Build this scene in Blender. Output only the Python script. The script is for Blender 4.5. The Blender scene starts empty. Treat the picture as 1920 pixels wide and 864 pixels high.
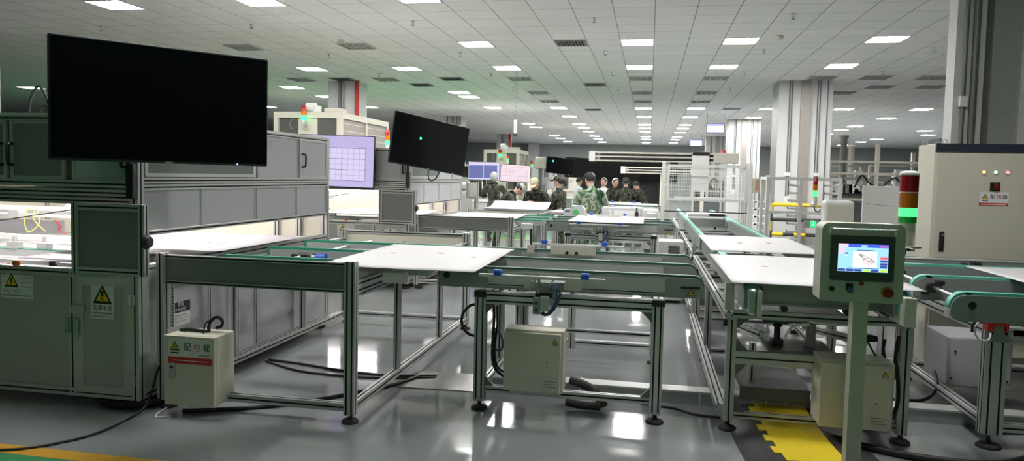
import bpy, bmesh, math, random
from mathutils import Vector, Matrix, Euler
random.seed(7)
SC = bpy.context.scene
COL = SC.collection
PI = math.pi

# ------------------------------------------------------------------ materials
def srgb(r, g, b):
    f = lambda c: (c / 255 / 12.92) if c / 255 <= 0.04045 else ((c / 255 + 0.055) / 1.055) ** 2.4
    return (f(r), f(g), f(b), 1)

def mat(name, col, rough=0.5, metal=0.0, noise=0.0, nscale=40, bump=0.0, spec=0.5, coat=0.0):
    m = bpy.data.materials.new(name); m.use_nodes = True
    nt = m.node_tree; b = nt.nodes['Principled BSDF']
    c = tuple(col[:3]) + (1,)
    b.inputs['Base Color'].default_value = c
    b.inputs['Roughness'].default_value = rough
    b.inputs['Metallic'].default_value = metal
    b.inputs['Specular IOR Level'].default_value = spec
    if coat: b.inputs['Coat Weight'].default_value = coat
    if noise or bump:
        tc = nt.nodes.new('ShaderNodeTexCoord'); n = nt.nodes.new('ShaderNodeTexNoise')
        n.inputs['Scale'].default_value = nscale; n.inputs['Detail'].default_value = 4
        nt.links.new(tc.outputs['Object'], n.inputs['Vector'])
        if noise:
            mx = nt.nodes.new('ShaderNodeMix'); mx.data_type = 'RGBA'
            mx.inputs['A'].default_value = tuple(x * (1 - noise) for x in c[:3]) + (1,)
            mx.inputs['B'].default_value = tuple(min(1, x * (1 + noise)) for x in c[:3]) + (1,)
            nt.links.new(n.outputs['Fac'], mx.inputs['Factor'])
            nt.links.new(mx.outputs['Result'], b.inputs['Base Color'])
        if bump:
            bp = nt.nodes.new('ShaderNodeBump'); bp.inputs['Strength'].default_value = bump
            nt.links.new(n.outputs['Fac'], bp.inputs['Height'])
            nt.links.new(bp.outputs['Normal'], b.inputs['Normal'])
    return m

def emit(name, col, strength, base=None):
    m = mat(name, base or (0.02, 0.02, 0.02) if name.startswith(('screen', 'sign')) else (base or col), 0.4); b = m.node_tree.nodes['Principled BSDF']
    b.inputs['Emission Color'].default_value = tuple(col[:3]) + (1,)
    b.inputs['Emission Strength'].default_value = strength
    return m

def camo(name, cols, scale=7.0):
    m = mat(name, cols[0], 0.9, spec=0.1); nt = m.node_tree; b = nt.nodes['Principled BSDF']
    tc = nt.nodes.new('ShaderNodeTexCoord'); n = nt.nodes.new('ShaderNodeTexNoise')
    n.inputs['Scale'].default_value = scale; n.inputs['Detail'].default_value = 2.5; n.inputs['Distortion'].default_value = 1.2
    r = nt.nodes.new('ShaderNodeValToRGB'); r.color_ramp.interpolation = 'CONSTANT'
    el = r.color_ramp.elements
    ps = [0.0, 0.40, 0.49, 0.57]
    el[0].position = 0; el[0].color = tuple(cols[0][:3]) + (1,)
    el[1].position = ps[1]; el[1].color = tuple(cols[1][:3]) + (1,)
    for p, c in zip(ps[2:], cols[2:]):
        e = el.new(p); e.color = tuple(c[:3]) + (1,)
    nt.links.new(tc.outputs['Object'], n.inputs['Vector'])
    nt.links.new(n.outputs['Fac'], r.inputs['Fac']); nt.links.new(r.outputs['Color'], b.inputs['Base Color'])
    return m

M = dict(
    alu=mat('aluminium', (0.54, 0.55, 0.54), 0.36, 0.3),
    slot=mat('dark_slot', (0.012, 0.014, 0.013), 0.7),
    panel=mat('grey_panel', (0.47, 0.475, 0.49), 0.55, 0, 0.05, 60),
    panel_g=mat('green_grey_panel', (0.115, 0.145, 0.125), 0.45, 0, 0.06, 60),
    panel_d=mat('dark_grey_panel', (0.20, 0.205, 0.21), 0.55, 0, 0.06, 60),
    panel_f=mat('front_panel_grey', (0.40, 0.405, 0.375), 0.55, 0, 0.05, 60),
    trim_f=mat('front_trim_grey', (0.50, 0.51, 0.47), 0.5),
    cream=mat('cream_paint', (0.59, 0.565, 0.48), 0.45),
    cream_in=mat('cream_board', (0.72, 0.69, 0.56), 0.6),
    beige=mat('cabinet_paint', (0.60, 0.575, 0.48), 0.5, 0, 0.03, 90),
    white=mat('white_paint', (0.78, 0.78, 0.76), 0.45),
    sheet=mat('white_backsheet', (0.68, 0.662, 0.685), 0.5, 0, 0.01, 5),
    steel=mat('grey_beam_metal', (0.30, 0.325, 0.31), 0.42, 0.35),
    chrome=mat('bright_metal', (0.75, 0.75, 0.75), 0.22, 0.9),
    black=mat('black_plastic', (0.012, 0.012, 0.013), 0.45),
    rubber=mat('black_rubber', (0.018, 0.018, 0.018), 0.7),
    cable_grey=mat('dark_grey_conduit', (0.05, 0.05, 0.05), 0.5, 0, 0.3, 60, 0.3),
    cable=mat('black_cable', (0.012, 0.012, 0.012), 0.5),
    gloss=mat('dark_screen', (0.004, 0.005, 0.006), 0.18, spec=0.35),
    belt=mat('green_belt', (0.03, 0.27, 0.17), 0.5),
    belt_d=mat('dark_green_belt', (0.035, 0.115, 0.085), 0.5),
    bar=mat('light_metal_bar', (0.74, 0.74, 0.73), 0.3, 0.15),
    belt2=mat('teal_belt', (0.10, 0.42, 0.33), 0.45),
    blue=mat('blue_plastic', (0.03, 0.12, 0.62), 0.4),
    navy=mat('navy_strip', (0.02, 0.026, 0.045), 0.5),
    red=mat('red_plastic', (0.45, 0.02, 0.02), 0.35),
    redink=mat('red_ink', (0.55, 0.03, 0.03), 0.6),
    ink=mat('black_ink', (0.02, 0.02, 0.02), 0.6),
    greyink=mat('grey_ink', (0.25, 0.25, 0.25), 0.6),
    yellow=mat('warning_yellow', (0.80, 0.55, 0.02), 0.5),
    ramp_y=mat('ramp_yellow', (0.80, 0.60, 0.02), 0.55, 0, 0.12, 25, 0.2),
    ramp_k=mat('ramp_black', (0.035, 0.035, 0.036), 0.6, 0, 0.2, 60, 0.3),
    label=mat('label_white', (0.75, 0.75, 0.74), 0.5),
    orange=mat('orange_plastic', (0.65, 0.16, 0.01), 0.5),
    tan=mat('tan_ribbon', (0.55, 0.33, 0.22), 0.5),
    column=mat('white_column_paint', (0.60, 0.60, 0.60), 0.6),
    conduit=mat('grey_conduit', (0.16, 0.17, 0.17), 0.45, 0.3),
    duct=mat('brown_grey_duct', (0.34, 0.31, 0.28), 0.5, 0.3, 0.15, 12),
    galv=mat('galvanised_sheet', (0.36, 0.38, 0.38), 0.4, 0.15, 0.12, 9),
    wallp=mat('grey_wall_paint', (0.30, 0.325, 0.31), 0.8),
    hmi=mat('cream_paint_green_shade', (0.50, 0.52, 0.44), 0.5),  # cream paint with the green tint of shade put into the colour
    hmi_d=mat('dark_bezel', (0.06, 0.075, 0.065), 0.4),
    e_stop=mat('dark_red_button', (0.20, 0.010, 0.008), 0.4),
    ring=mat('dull_yellow_ring', (0.45, 0.26, 0.02), 0.5),
    plate=mat('checker_plate', (0.26, 0.255, 0.245), 0.32, 0.5, 0.15, 30, 0.5),
    glass=mat('smoky_window', (0.10, 0.10, 0.095), 0.2, spec=0.5),
    ylw_wire=mat('yellow_wire', (0.75, 0.68, 0.15), 0.5),
    bluetube=mat('blue_hose', (0.04, 0.10, 0.20), 0.4),
    darkhole=mat('shadow_gap', (0.02, 0.02, 0.02), 0.8),
    skin=mat('skin', (0.55, 0.33, 0.25), 0.55),
    hair=mat('black_hair', (0.015, 0.012, 0.011), 0.5),
    eye=mat('dark_eye', (0.02, 0.015, 0.012), 0.3),
    lip=mat('lips', (0.42, 0.16, 0.14), 0.5),
    boot=mat('dark_boot', (0.02, 0.02, 0.018), 0.6),
    grey_cap=mat('grey_cloth', (0.35, 0.36, 0.37), 0.9),
    white_cloth=mat('white_cloth', (0.75, 0.75, 0.76), 0.9),
    khaki=mat('khaki_cloth', (0.45, 0.40, 0.28), 0.9),
    camo_green=camo('green_camouflage', [(0.03, 0.06, 0.035), (0.11, 0.24, 0.12), (0.46, 0.52, 0.42), (0.16, 0.20, 0.13)], 5),
    camo_dark=camo('dark_camouflage', [(0.012, 0.014, 0.012), (0.04, 0.05, 0.04), (0.10, 0.095, 0.07), (0.025, 0.03, 0.025)], 9),
    lamp=emit('ceiling_diffuser', (1, 0.985, 0.96), 70.0),
    lamp_off=mat('unlit_louver', (0.45, 0.46, 0.44), 0.4),
    tube=emit('work_light', (1, 0.93, 0.95), 15.0),
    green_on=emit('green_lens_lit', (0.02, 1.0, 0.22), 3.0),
    green_core=emit('green_lens_core', (0.06, 0.95, 0.20), 1.3),
    green_off=mat('green_lens', (0.01, 0.45, 0.06), 0.25),
    red_off=mat('red_lens', (0.35, 0.012, 0.02), 0.25),
    amber_off=mat('amber_lens', (0.62, 0.16, 0.01), 0.25),
    led_g=emit('green_indicator', (0.5, 1, 0.6), 3.0),
    led_r=emit('red_indicator', (1, 0.12, 0.15), 3.0),
    led_o=emit('orange_indicator', (1, 0.35, 0.10), 2.5),
    led_b=emit('blue_indicator', (0.3, 0.5, 1), 6.0),
    exit_g=emit('exit_green', (0.01, 0.75, 0.13), 1.2),
    green_paint=mat('green_paint', (0.06, 0.45, 0.10), 0.5),
    signblue=emit('sign_violet_glow', (0.40, 0.38, 0.95), 1.1),
    signwhite=emit('sign_white_line', (0.9, 0.9, 1.0), 6.0),
    scr_lilac=emit('screen_lilac', (0.42, 0.37, 0.62), 0.95),
    scr_lilac2=emit('screen_pale_lilac', (0.56, 0.51, 0.72), 0.95),
    scr_line=mat('screen_line', (0.10, 0.09, 0.16), 0.5),
    scr_blue=emit('screen_blue', (0.10, 0.13, 0.36), 0.9),
    scr_pink=emit('screen_pink', (0.76, 0.60, 0.67), 0.95),
    scr_sky=emit('screen_sky', (0.35, 0.70, 0.95), 0.95),
    scr_white=emit('screen_white', (0.95, 0.92, 0.95), 1.0),
    scr_navy=emit('screen_navy', (0.05, 0.08, 0.38), 0.8),
    scr_royal=emit('screen_royal', (0.06, 0.12, 0.75), 0.9),
    scr_red=emit('screen_red', (0.85, 0.12, 0.15), 0.9),
    scr_lime=emit('screen_lime', (0.55, 0.85, 0.12), 0.9),
    scr_purple=emit('screen_purple', (0.35, 0.15, 0.6), 0.9),
)

# ------------------------------------------------------------------ mesh builder
class MB:
    def __init__(s): s.v = []; s.f = []; s.m = []; s.sm = []
    def add(s, vs, fs, m=0, smooth=False):
        o = len(s.v); s.v += [tuple(p) for p in vs]
        for f in fs:
            s.f.append([o + i for i in f]); s.m.append(m); s.sm.append(smooth)
        return s
    def box(s, x0, x1, y0, y1, z0, z1, m=0):
        if x0 > x1: x0, x1 = x1, x0
        if y0 > y1: y0, y1 = y1, y0
        if z0 > z1: z0, z1 = z1, z0
        vs = [(x, y, z) for z in (z0, z1) for y in (y0, y1) for x in (x0, x1)]
        return s.add(vs, [(0, 2, 3, 1), (4, 5, 7, 6), (0, 1, 5, 4), (2, 6, 7, 3), (0, 4, 6, 2), (1, 3, 7, 5)], m)
    def bbox(s, x0, x1, y0, y1, z0, z1, r=0.004, m=0, seg=2):
        bm = bmesh.new(); bmesh.ops.create_cube(bm, size=1)
        for v in bm.verts:
            v.co = Vector(((x0 + x1) / 2 + v.co.x * (x1 - x0), (y0 + y1) / 2 + v.co.y * (y1 - y0), (z0 + z1) / 2 + v.co.z * (z1 - z0)))
        bmesh.ops.bevel(bm, geom=list(bm.edges), offset=r, segments=seg, profile=0.5, affect='EDGES')
        bm.verts.index_update()
        s.add([v.co[:] for v in bm.verts], [[v.index for v in f.verts] for f in bm.faces], m); bm.free(); return s
    def prism(s, poly, ext, m=0, smooth=False, mside=None):
        n = len(poly); e = Vector(ext)
        vs = [Vector(p) for p in poly] + [Vector(p) + e for p in poly]
        s.add(vs, [list(range(n))[::-1], list(range(n, 2 * n))], m)
        o = len(s.v) - 2 * n
        for i in range(n):
            j = (i + 1) % n
            s.f.append([o + i, o + j, o + n + j, o + n + i]); s.m.append(m if mside is None else mside); s.sm.append(smooth)
        return s
    def cyl(s, p0, p1, r, m=0, n=16, r2=None, cap=True):
        p0, p1 = Vector(p0), Vector(p1); d = (p1 - p0).normalized()
        a = d.orthogonal().normalized(); b = d.cross(a); r2 = r if r2 is None else r2
        vs = [p0 + (a * math.cos(2 * PI * i / n) + b * math.sin(2 * PI * i / n)) * r for i in range(n)]
        vs += [p1 + (a * math.cos(2 * PI * i / n) + b * math.sin(2 * PI * i / n)) * r2 for i in range(n)]
        s.add(vs, [(i, (i + 1) % n, n + (i + 1) % n, n + i) for i in range(n)], m, True)
        if cap:
            s.add(vs[:n], [list(range(n))[::-1]], m); s.add(vs[n:], [list(range(n))], m)
        return s
    def lathe(s, c, prof, m=0, n=24):
        c = Vector(c); vs = []
        for r, z in prof:
            for i in range(n):
                t = 2 * PI * i / n; vs.append(c + Vector((r * math.cos(t), r * math.sin(t), z)))
        fs = []
        for k in range(len(prof) - 1):
            for i in range(n):
                j = (i + 1) % n; fs.append((k * n + i, k * n + j, (k + 1) * n + j, (k + 1) * n + i))
        s.add(vs, fs, m, True)
        s.add(vs[:n], [list(range(n))[::-1]], m); s.add(vs[-n:], [list(range(n))], m); return s
    def tube(s, pts, r, m=0, n=8, sub=6):
        P = [Vector(p) for p in pts]
        if sub > 1 and len(P) > 2:
            Q = []
            for i in range(len(P) - 1):
                a = P[max(i - 1, 0)]; b = P[i]; c = P[i + 1]; d = P[min(i + 2, len(P) - 1)]
                for k in range(sub):
                    t = k / sub
                    Q.append(0.5 * ((2 * b) + (c - a) * t + (2 * a - 5 * b + 4 * c - d) * t * t + (3 * b - a - 3 * c + d) * t ** 3))
            Q.append(P[-1]); P = Q
        vs = []; prev = None
        for i, p in enumerate(P):
            d = (P[min(i + 1, len(P) - 1)] - P[max(i - 1, 0)])
            d = d.normalized() if d.length > 1e-9 else Vector((0, 0, 1))
            a = d.orthogonal().normalized() if prev is None else (prev - d * prev.dot(d))
            a = a.normalized() if a.length > 1e-6 else d.orthogonal().normalized()
            prev = a; b = d.cross(a)
            vs += [p + (a * math.cos(2 * PI * k / n) + b * math.sin(2 * PI * k / n)) * r for k in range(n)]
        fs = []
        for i in range(len(P) - 1):
            for k in range(n):
                j = (k + 1) % n; fs.append((i * n + k, i * n + j, (i + 1) * n + j, (i + 1) * n + k))
        s.add(vs, fs, m, True); s.add(vs[:n], [list(range(n))[::-1]], m); s.add(vs[-n:], [list(range(n))], m); return s
    def rail(s, p0, p1, w, h, up=(0, 0, 1), m=0, ms=1, slots=(None, None)):
        """slotted aluminium extrusion from p0 to p1; w across, h along 'up'"""
        p0, p1 = Vector(p0), Vector(p1); d = (p1 - p0).normalized(); u = Vector(up); u = (u - d * u.dot(d)).normalized()
        a = d.cross(u).normalized()
        g, dp = 0.0105, 0.010
        def ns(L, k): return k if k is not None else max(1, round(L / 0.045))
        out = []; grv = []
        corners = [(-w / 2, -h / 2), (w / 2, -h / 2), (w / 2, h / 2), (-w / 2, h / 2)]
        for i in range(4):
            A = Vector(corners[i]); B = Vector(corners[(i + 1) % 4]); L = (B - A).length; t = (B - A) / L; nrm = Vector((-t.y, t.x))
            n = ns(L, slots[i % 2])
            out.append(A); grv.append(False)
            for k in range(n):
                c = L * (k + 0.5) / n
                q0 = A + t * (c - g / 2); q1 = A + t * (c + g / 2)
                out += [q0, q0 + nrm * dp, q1 + nrm * dp, q1]; grv += [True, True, True, False]
        ln = p1 - p0; N = len(out)
        pts = [p0 + a * q.x + u * q.y for q in out]
        s.add(pts + [p + ln for p in pts], [[i, (i + 1) % N, N + (i + 1) % N, N + i] for i in range(N)], m)
        for i in range(N):
            if grv[i]: s.m[-N + i] = ms
        s.add(pts, [list(range(N))[::-1]], m); s.add([p + ln for p in pts], [list(range(N))], m)
        return s
    def ell(s, c, rx, ry, rz, m=0, n=16, k=10, rot=None, z0=-1.0):
        c = Vector(c); vs = []; fs = []
        R = rot.to_matrix() if rot else None
        for i in range(k + 1):
            ph = -PI / 2 + PI * i / k
            if z0 > -1: ph = math.asin(z0) + (PI / 2 - math.asin(z0)) * i / k
            for j in range(n):
                t = 2 * PI * j / n
                q = Vector((rx * math.cos(ph) * math.cos(t), ry * math.cos(ph) * math.sin(t), rz * math.sin(ph)))
                vs.append(c + (R @ q if R else q))
        for i in range(k):
            for j in range(n):
                jj = (j + 1) % n; fs.append((i * n + j, i * n + jj, (i + 1) * n + jj, (i + 1) * n + j))
        s.add(vs, fs, m, True)
        if z0 > -1: s.add(vs[:n], [list(range(n))[::-1]], m)
        return s
    def mesh(s, name, mats, off=(0, 0, 0)):
        me = bpy.data.meshes.new(name)
        ox, oy, oz = off
        me.from_pydata([(x - ox, y - oy, z - oz) for x, y, z in s.v], [], s.f)
        for mm in mats: me.materials.append(mm)
        me.polygons.foreach_set('material_index', s.m); me.polygons.foreach_set('use_smooth', s.sm); me.update(); return me

def tag(o, label=None, cat=None, group=None, kind=None):
    if label: o['label'] = label
    if cat: o['category'] = cat
    if group: o['group'] = group
    if kind: o['kind'] = kind
    return o
def T(name, label, cat, loc=(0, 0, 0), group=None, rotz=0):
    o = bpy.data.objects.new(name, None); COL.objects.link(o); o.empty_display_size = 0.1
    o.location = loc; o.rotation_euler = (0, 0, rotz); return tag(o, label, cat, group)
def wloc(o):
    v = Vector((0, 0, 0))
    while o is not None: v += o.location; o = o.parent
    return v
def P(name, mb, mats, parent, label=None, local=False):
    """a part: mesh given in world coordinates (or in its parent's frame when local)"""
    if not isinstance(mats, (list, tuple)): mats = [mats]
    off = (0, 0, 0) if local or parent is None else wloc(parent)
    o = bpy.data.objects.new(name, mb.mesh(name, mats, off)); COL.objects.link(o)
    if parent is not None: o.parent = parent
    if label: o['label'] = label
    return o
def S(name, mb, mats, label=None):
    o = P(name, mb, mats, None); o['kind'] = 'structure'
    if label: o['label'] = label
    return o
def solo(name, mb, mats, label, cat, loc=(0, 0, 0), group=None):
    if not isinstance(mats, (list, tuple)): mats = [mats]
    o = bpy.data.objects.new(name, mb.mesh(name, mats, loc)); COL.objects.link(o); o.location = loc
    return tag(o, label, cat, group)
KIDS = {}
def copy_tree(o, delta=(0, 0, 0), label=None, group=None, parent=None):
    c = o.copy(); COL.objects.link(c)
    if parent is not None: c.parent = parent
    else: c.location = Vector(o.location) + Vector(delta)
    if label: c['label'] = label
    if group: c['group'] = group
    for k in [x for x in bpy.data.objects if x.parent == o]: copy_tree(k, parent=c)
    return c
AL = [M['alu'], M['slot']]

def text(body, size, loc, rot, name, parent, mt, ext=0.0006, align='CENTER'):
    cu = bpy.data.curves.new(name, 'FONT'); cu.body = body; cu.size = size; cu.align_x = align; cu.align_y = 'CENTER'; cu.extrude = ext
    t = bpy.data.objects.new(name + '_tmp', cu); COL.objects.link(t)
    me = bpy.data.meshes.new_from_object(t.evaluated_get(bpy.context.evaluated_depsgraph_get()))
    bpy.data.objects.remove(t); bpy.data.curves.remove(cu)
    me.name = name; me.materials.clear(); me.materials.append(mt)
    o = bpy.data.objects.new(name, me); COL.objects.link(o); o.parent = parent
    o.matrix_local = Matrix.Translation(Vector(loc) - wloc(parent)) @ Euler(rot).to_matrix().to_4x4()
    return o
FRONT = (PI / 2, 0, 0)          # text that faces -Y
SIDE = (PI / 2, 0, PI / 2)      # text that faces +X

def tri(mb, c, w, face='front', m=0, d=0.001):
    """warning triangle plate at c (bottom centre)"""
    x, y, z = c; h = w * 0.88
    if face == 'front': mb.prism([(x - w / 2, y, z), (x + w / 2, y, z), (x, y, z + h)], (0, -d, 0), m)
    else: mb.prism([(x, y - w / 2, z), (x, y + w / 2, z), (x, y, z + h)], (d, 0, 0), m)
    return mb
def bolt_mark(mb, c, w, m=0, d=0.0022):
    x, y, z = c
    mb.prism([(x + w * .05, y, z + w * .62), (x - w * .12, y, z + w * .33), (x - w * .01, y, z + w * .36), (x - w * .04, y, z + w * .10), (x + w * .12, y, z + w * .42), (x + w * .01, y, z + w * .40)], (0, -d, 0), m)
def foot(mb, x, y, z=0.09, r=0.045, z0=0.0):
    mb.lathe((x, y, z0), [(r, 0.0), (r, 0.012), (r * .8, 0.022), (0.012, 0.032), (0.009, 0.034), (0.009, z)], 0, 20)
    mb.cyl((x, y, z0 + .034), (x, y, z0 + .05), 0.015, 0, 6)
    return mb
def warn_sticker(parent, x, y, z, w):
    """small yellow triangle with bolt on a surface facing -Y"""
    a = tri(MB(), (x, y, z), w, m=0); tri(a, (x, y - .001, z + w * .10), w * .72, m=1); bolt_mark(a, (x, y - .002, z + w * .08), w * .75, 0)
    a.box(x - w * .45, x + w * .45, y - .001, y, z - w * .28, z - w * .14, 2)
    return P('warning_sticker', a, [M['ink'], M['yellow'], M['greyink']], parent)
EXPOSURE = 0.42
# ------------------------------------------------------------------ camera
cam = bpy.data.cameras.new('camera'); co = bpy.data.objects.new('camera', cam); COL.objects.link(co)
FPX = 1360.0
cam.sensor_width = 36; cam.lens = FPX / 1920 * 36; cam.shift_y = -22 / 1920; cam.clip_end = 200
RM = Matrix.Rotation(0.18594325, 3, 'Z') @ Matrix.Rotation(PI / 2 - 0.05923752, 3, 'X') @ Matrix.Rotation(0.022, 3, 'Z')
co.matrix_world = Matrix.Translation((0, 0, 1.6)) @ RM.to_4x4()
SC.camera = co
SC.view_settings.view_transform = 'Standard'; SC.view_settings.look = 'None'; SC.view_settings.gamma = 1
SC.view_settings.exposure = EXPOSURE
SC.view_settings.use_curve_mapping = False
w = bpy.data.worlds.new('world'); SC.world = w; w.use_nodes = True
w.node_tree.nodes['Background'].inputs['Color'].default_value = (0.5, 0.55, 0.55, 1)
w.node_tree.nodes['Background'].inputs['Strength'].default_value = 0.3
SC.cycles.max_bounces = 8; SC.cycles.diffuse_bounces = 5; SC.cycles.glossy_bounces = 4
SC.cycles.use_denoising = True; SC.cycles.sample_clamp_indirect = 8

# ------------------------------------------------------------------ room shell
X0, X1, Y0, Y1, ZC = -46, 40, -12, 54.5, 4.07
fm = mat('grey_epoxy_floor', (0.17, 0.185, 0.19), 0.12, 0, 0, spec=0.4)
nt = fm.node_tree; b = nt.nodes['Principled BSDF']
tc = nt.nodes.new('ShaderNodeTexCoord')
n1 = nt.nodes.new('ShaderNodeTexNoise'); n1.inputs['Scale'].default_value = 1.3; n1.inputs['Detail'].default_value = 5
cr = nt.nodes.new('ShaderNodeValToRGB'); cr.color_ramp.elements[0].color = (0.19, 0.205, 0.21, 1); cr.color_ramp.elements[1].color = (0.27, 0.285, 0.29, 1)
nt.links.new(tc.outputs['Object'], n1.inputs['Vector']); nt.links.new(n1.outputs['Fac'], cr.inputs['Fac']); nt.links.new(cr.outputs['Color'], b.inputs['Base Color'])
n2 = nt.nodes.new('ShaderNodeTexNoise'); n2.inputs['Scale'].default_value = 3.0
mr = nt.nodes.new('ShaderNodeMapRange'); mr.inputs['To Min'].default_value = 0.04; mr.inputs['To Max'].default_value = 0.15
nt.links.new(tc.outputs['Object'], n2.inputs['Vector']); nt.links.new(n2.outputs['Fac'], mr.inputs['Value']); nt.links.new(mr.outputs['Result'], b.inputs['Roughness'])
n3 = nt.nodes.new('ShaderNodeTexNoise'); n3.inputs['Scale'].default_value = 5.0; n3.inputs['Detail'].default_value = 2
bp = nt.nodes.new('ShaderNodeBump'); bp.inputs['Strength'].default_value = 0.02; bp.inputs['Distance'].default_value = 0.02
nt.links.new(tc.outputs['Object'], n3.inputs['Vector']); nt.links.new(n3.outputs['Fac'], bp.inputs['Height']); nt.links.new(bp.outputs['Normal'], b.inputs['Normal'])
S('floor', MB().box(X0, X1, Y0, Y1, -0.2, 0), fm)
gm = mat('green_epoxy', (0.06, 0.27, 0.12), 0.25, 0, 0.12, 2)
om = mat('orange_line_paint', (0.62, 0.33, 0.035), 0.35, 0, 0.08, 6)
# painted floor: orange edge line, green walkway in front; green aisle behind the third line
sl = (3.465 - 3.447) / 1.0
S('trim_1', MB().prism([(-8, 3.47, 0), (X1, 3.47, 0), (X1, 3.36, 0), (-8, 3.36, 0)][::-1], (0, 0, .0015)), om, 'orange painted line on the floor')
S('trim_2', MB().box(X0, X1, Y0, 3.36, 0, 0.001), gm, 'green painted walkway in front')
S('trim_3', MB().box(X0, -0.9, 18.0, 22.6, 0, 0.001), gm, 'green painted aisle behind the machines')
S('trim_4', MB().box(X0, -0.9, 17.88, 18.0, 0, 0.0015), om, 'orange painted line along the green aisle')

cm = mat('ceiling_tiles', (0.70, 0.70, 0.68), 0.8, spec=0.2)
nt = cm.node_tree; b = nt.nodes['Principled BSDF']; tc = nt.nodes.new('ShaderNodeTexCoord')
sx = nt.nodes.new('ShaderNodeSeparateXYZ'); nt.links.new(tc.outputs['Object'], sx.inputs[0])
def math_n(op, a, bb=None):
    n = nt.nodes.new('ShaderNodeMath'); n.operation = op
    for i, x in enumerate((a, bb)):
        if x is None: continue
        if isinstance(x, (int, float)): n.inputs[i].default_value = x
        else: nt.links.new(x, n.inputs[i])
    return n.outputs[0]
def gridline(c, hw):
    f = math_n('FRACT', math_n('ADD', math_n('DIVIDE', c, 0.6), 100.0)); d = math_n('ABSOLUTE', math_n('SUBTRACT', f, 0.5))
    return math_n('GREATER_THAN', d, 0.5 - hw / 0.6)
gx = gridline(sx.outputs[0], 0.0065); gy = gridline(sx.outputs[1], 0.0045)
gg = math_n('MAXIMUM', gx, gy)
wn = nt.nodes.new('ShaderNodeTexWhiteNoise'); wn.noise_dimensions = '2D'
fl = nt.nodes.new('ShaderNodeVectorMath'); fl.operation = 'FLOOR'; dv = nt.nodes.new('ShaderNodeVectorMath'); dv.operation = 'DIVIDE'; dv.inputs[1].default_value = (0.6, 0.6, 0.6)
nt.links.new(tc.outputs['Object'], dv.inputs[0]); nt.links.new(dv.outputs[0], fl.inputs[0]); nt.links.new(fl.outputs[0], wn.inputs['Vector'])
tr = nt.nodes.new('ShaderNodeValToRGB'); tr.color_ramp.elements[0].color = (0.84, 0.84, 0.81, 1); tr.color_ramp.elements[1].color = (0.88, 0.875, 0.855, 1)
nt.links.new(wn.outputs['Value'], tr.inputs['Fac'])
mx = nt.nodes.new('ShaderNodeMix'); mx.data_type = 'RGBA'; mx.inputs['B'].default_value = (0.27, 0.27, 0.26, 1)
nt.links.new(gg, mx.inputs['Factor']); nt.links.new(tr.outputs['Color'], mx.inputs['A']); nt.links.new(mx.outputs['Result'], b.inputs['Base Color'])
S('ceiling', MB().box(X0, X1, Y0, Y1, ZC, ZC + 0.15), cm)
S('wall_back', MB().box(X0, X1, Y1, Y1 + .3, 0, ZC), M['wallp'])
S('wall_left', MB().box(X0 - .3, X0, Y0, Y1, 0, ZC), M['wallp'])
S('wall_right', MB().box(X1, X1 + .3, Y0, Y1, 0, ZC), M['wallp'])
S('wall_front', MB().box(X0, X1, Y0 - .3, Y0, 0, ZC), mat('green_bounce_paint', (0.45, 0.56, 0.46), 0.8))  # unseen wall, coloured green to bounce green light onto the front faces

# ------------------------------------------------------------------ columns (structure)
def column(x, y, w, d, pipes=True, red=False, side=True):
    m = MB(); m.box(x, x + w, y, y + d, 0, ZC, 0)
    if pipes:
        m.box(x + w * .41, x + w * .60, y - .05, y, 0, ZC, 2)
        for fx in (.20, .245, .72, .765, .90):
            m.cyl((x + w * fx, y - .02, 1.1 if fx < .8 else .4), (x + w * fx, y - .02, ZC), .014, 1, 8)
        m.box(x + w * .16, x + w * .26, y - .05, y, 1.75, 1.83, 3); m.box(x + w * .70, x + w * .80, y - .05, y, 1.75, 1.83, 3)
        m.box(x + w * .17, x + w * .27, y - .06, y, 1.05, 1.25, 3); m.box(x + w * .68, x + w * .78, y - .06, y, 1.05, 1.25, 3)
        m.box(x - .003, x, y + .02, y + d, 0, ZC, 4)
    if red: m.cyl((x + w + .06, y - .06, 0), (x + w + .06, y - .06, ZC), .06, 5, 12); m.cyl((x + w * .45, y - .04, 0), (x + w * .45, y - .04, ZC), .04, 1, 10); m.cyl((x + w * .6, y - .04, 0), (x + w * .6, y - .04, ZC), .03, 4, 10)
    return S('column', m, [M['column'], M['conduit'], M['duct'], M['label'], M['galv'], M['redink']])
column(3.05, 18.84, 1.25, 0.9)
column(3.08, 30.7, 1.25, 0.9)
column(3.08, 42.6, 1.25, 0.9)
column(-8.72, 18.73, 0.8, 0.8, False, True)
column(-8.74, 30.1, 0.8, 0.8)
column(-9.05, 42.6, 0.75, 0.8, False, True)
column(-8.95, 53.5, 0.75, 0.8, False)
column(-20.5, 30.7, 0.8, 0.8, False)
column(15.0, 30.7, 1.2, 0.9)
column(15.0, 42.6, 1.2, 0.9)
column(-12.63, 10.72, 0.8, 0.8, False)
# big near column behind the switch cabinet, with conduits and a galvanised riser
m = MB(); m.box(3.10, 3.38, 8.4, 8.62, 0, ZC, 0)
m.cyl((3.185, 8.37, 0), (3.185, 8.37, ZC), .020, 1, 10); m.cyl((3.275, 8.36, 0), (3.275, 8.36, ZC), .034, 1, 10)
m.box(3.15, 3.22, 8.34, 8.40, 2.42, 2.53, 2)
m.box(3.38, 3.47, 8.55, 8.9, 0, ZC, 0); m.box(3.42, 3.47, 8.50, 8.7, 0, ZC, 1); m.box(3.47, 3.75, 8.45, 8.75, 0, ZC, 3); m.box(3.75, 5.2, 8.40, 9.5, 0, ZC, 0)
S('column', m, [M['column'], M['conduit'], M['label'], M['galv']])

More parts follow.
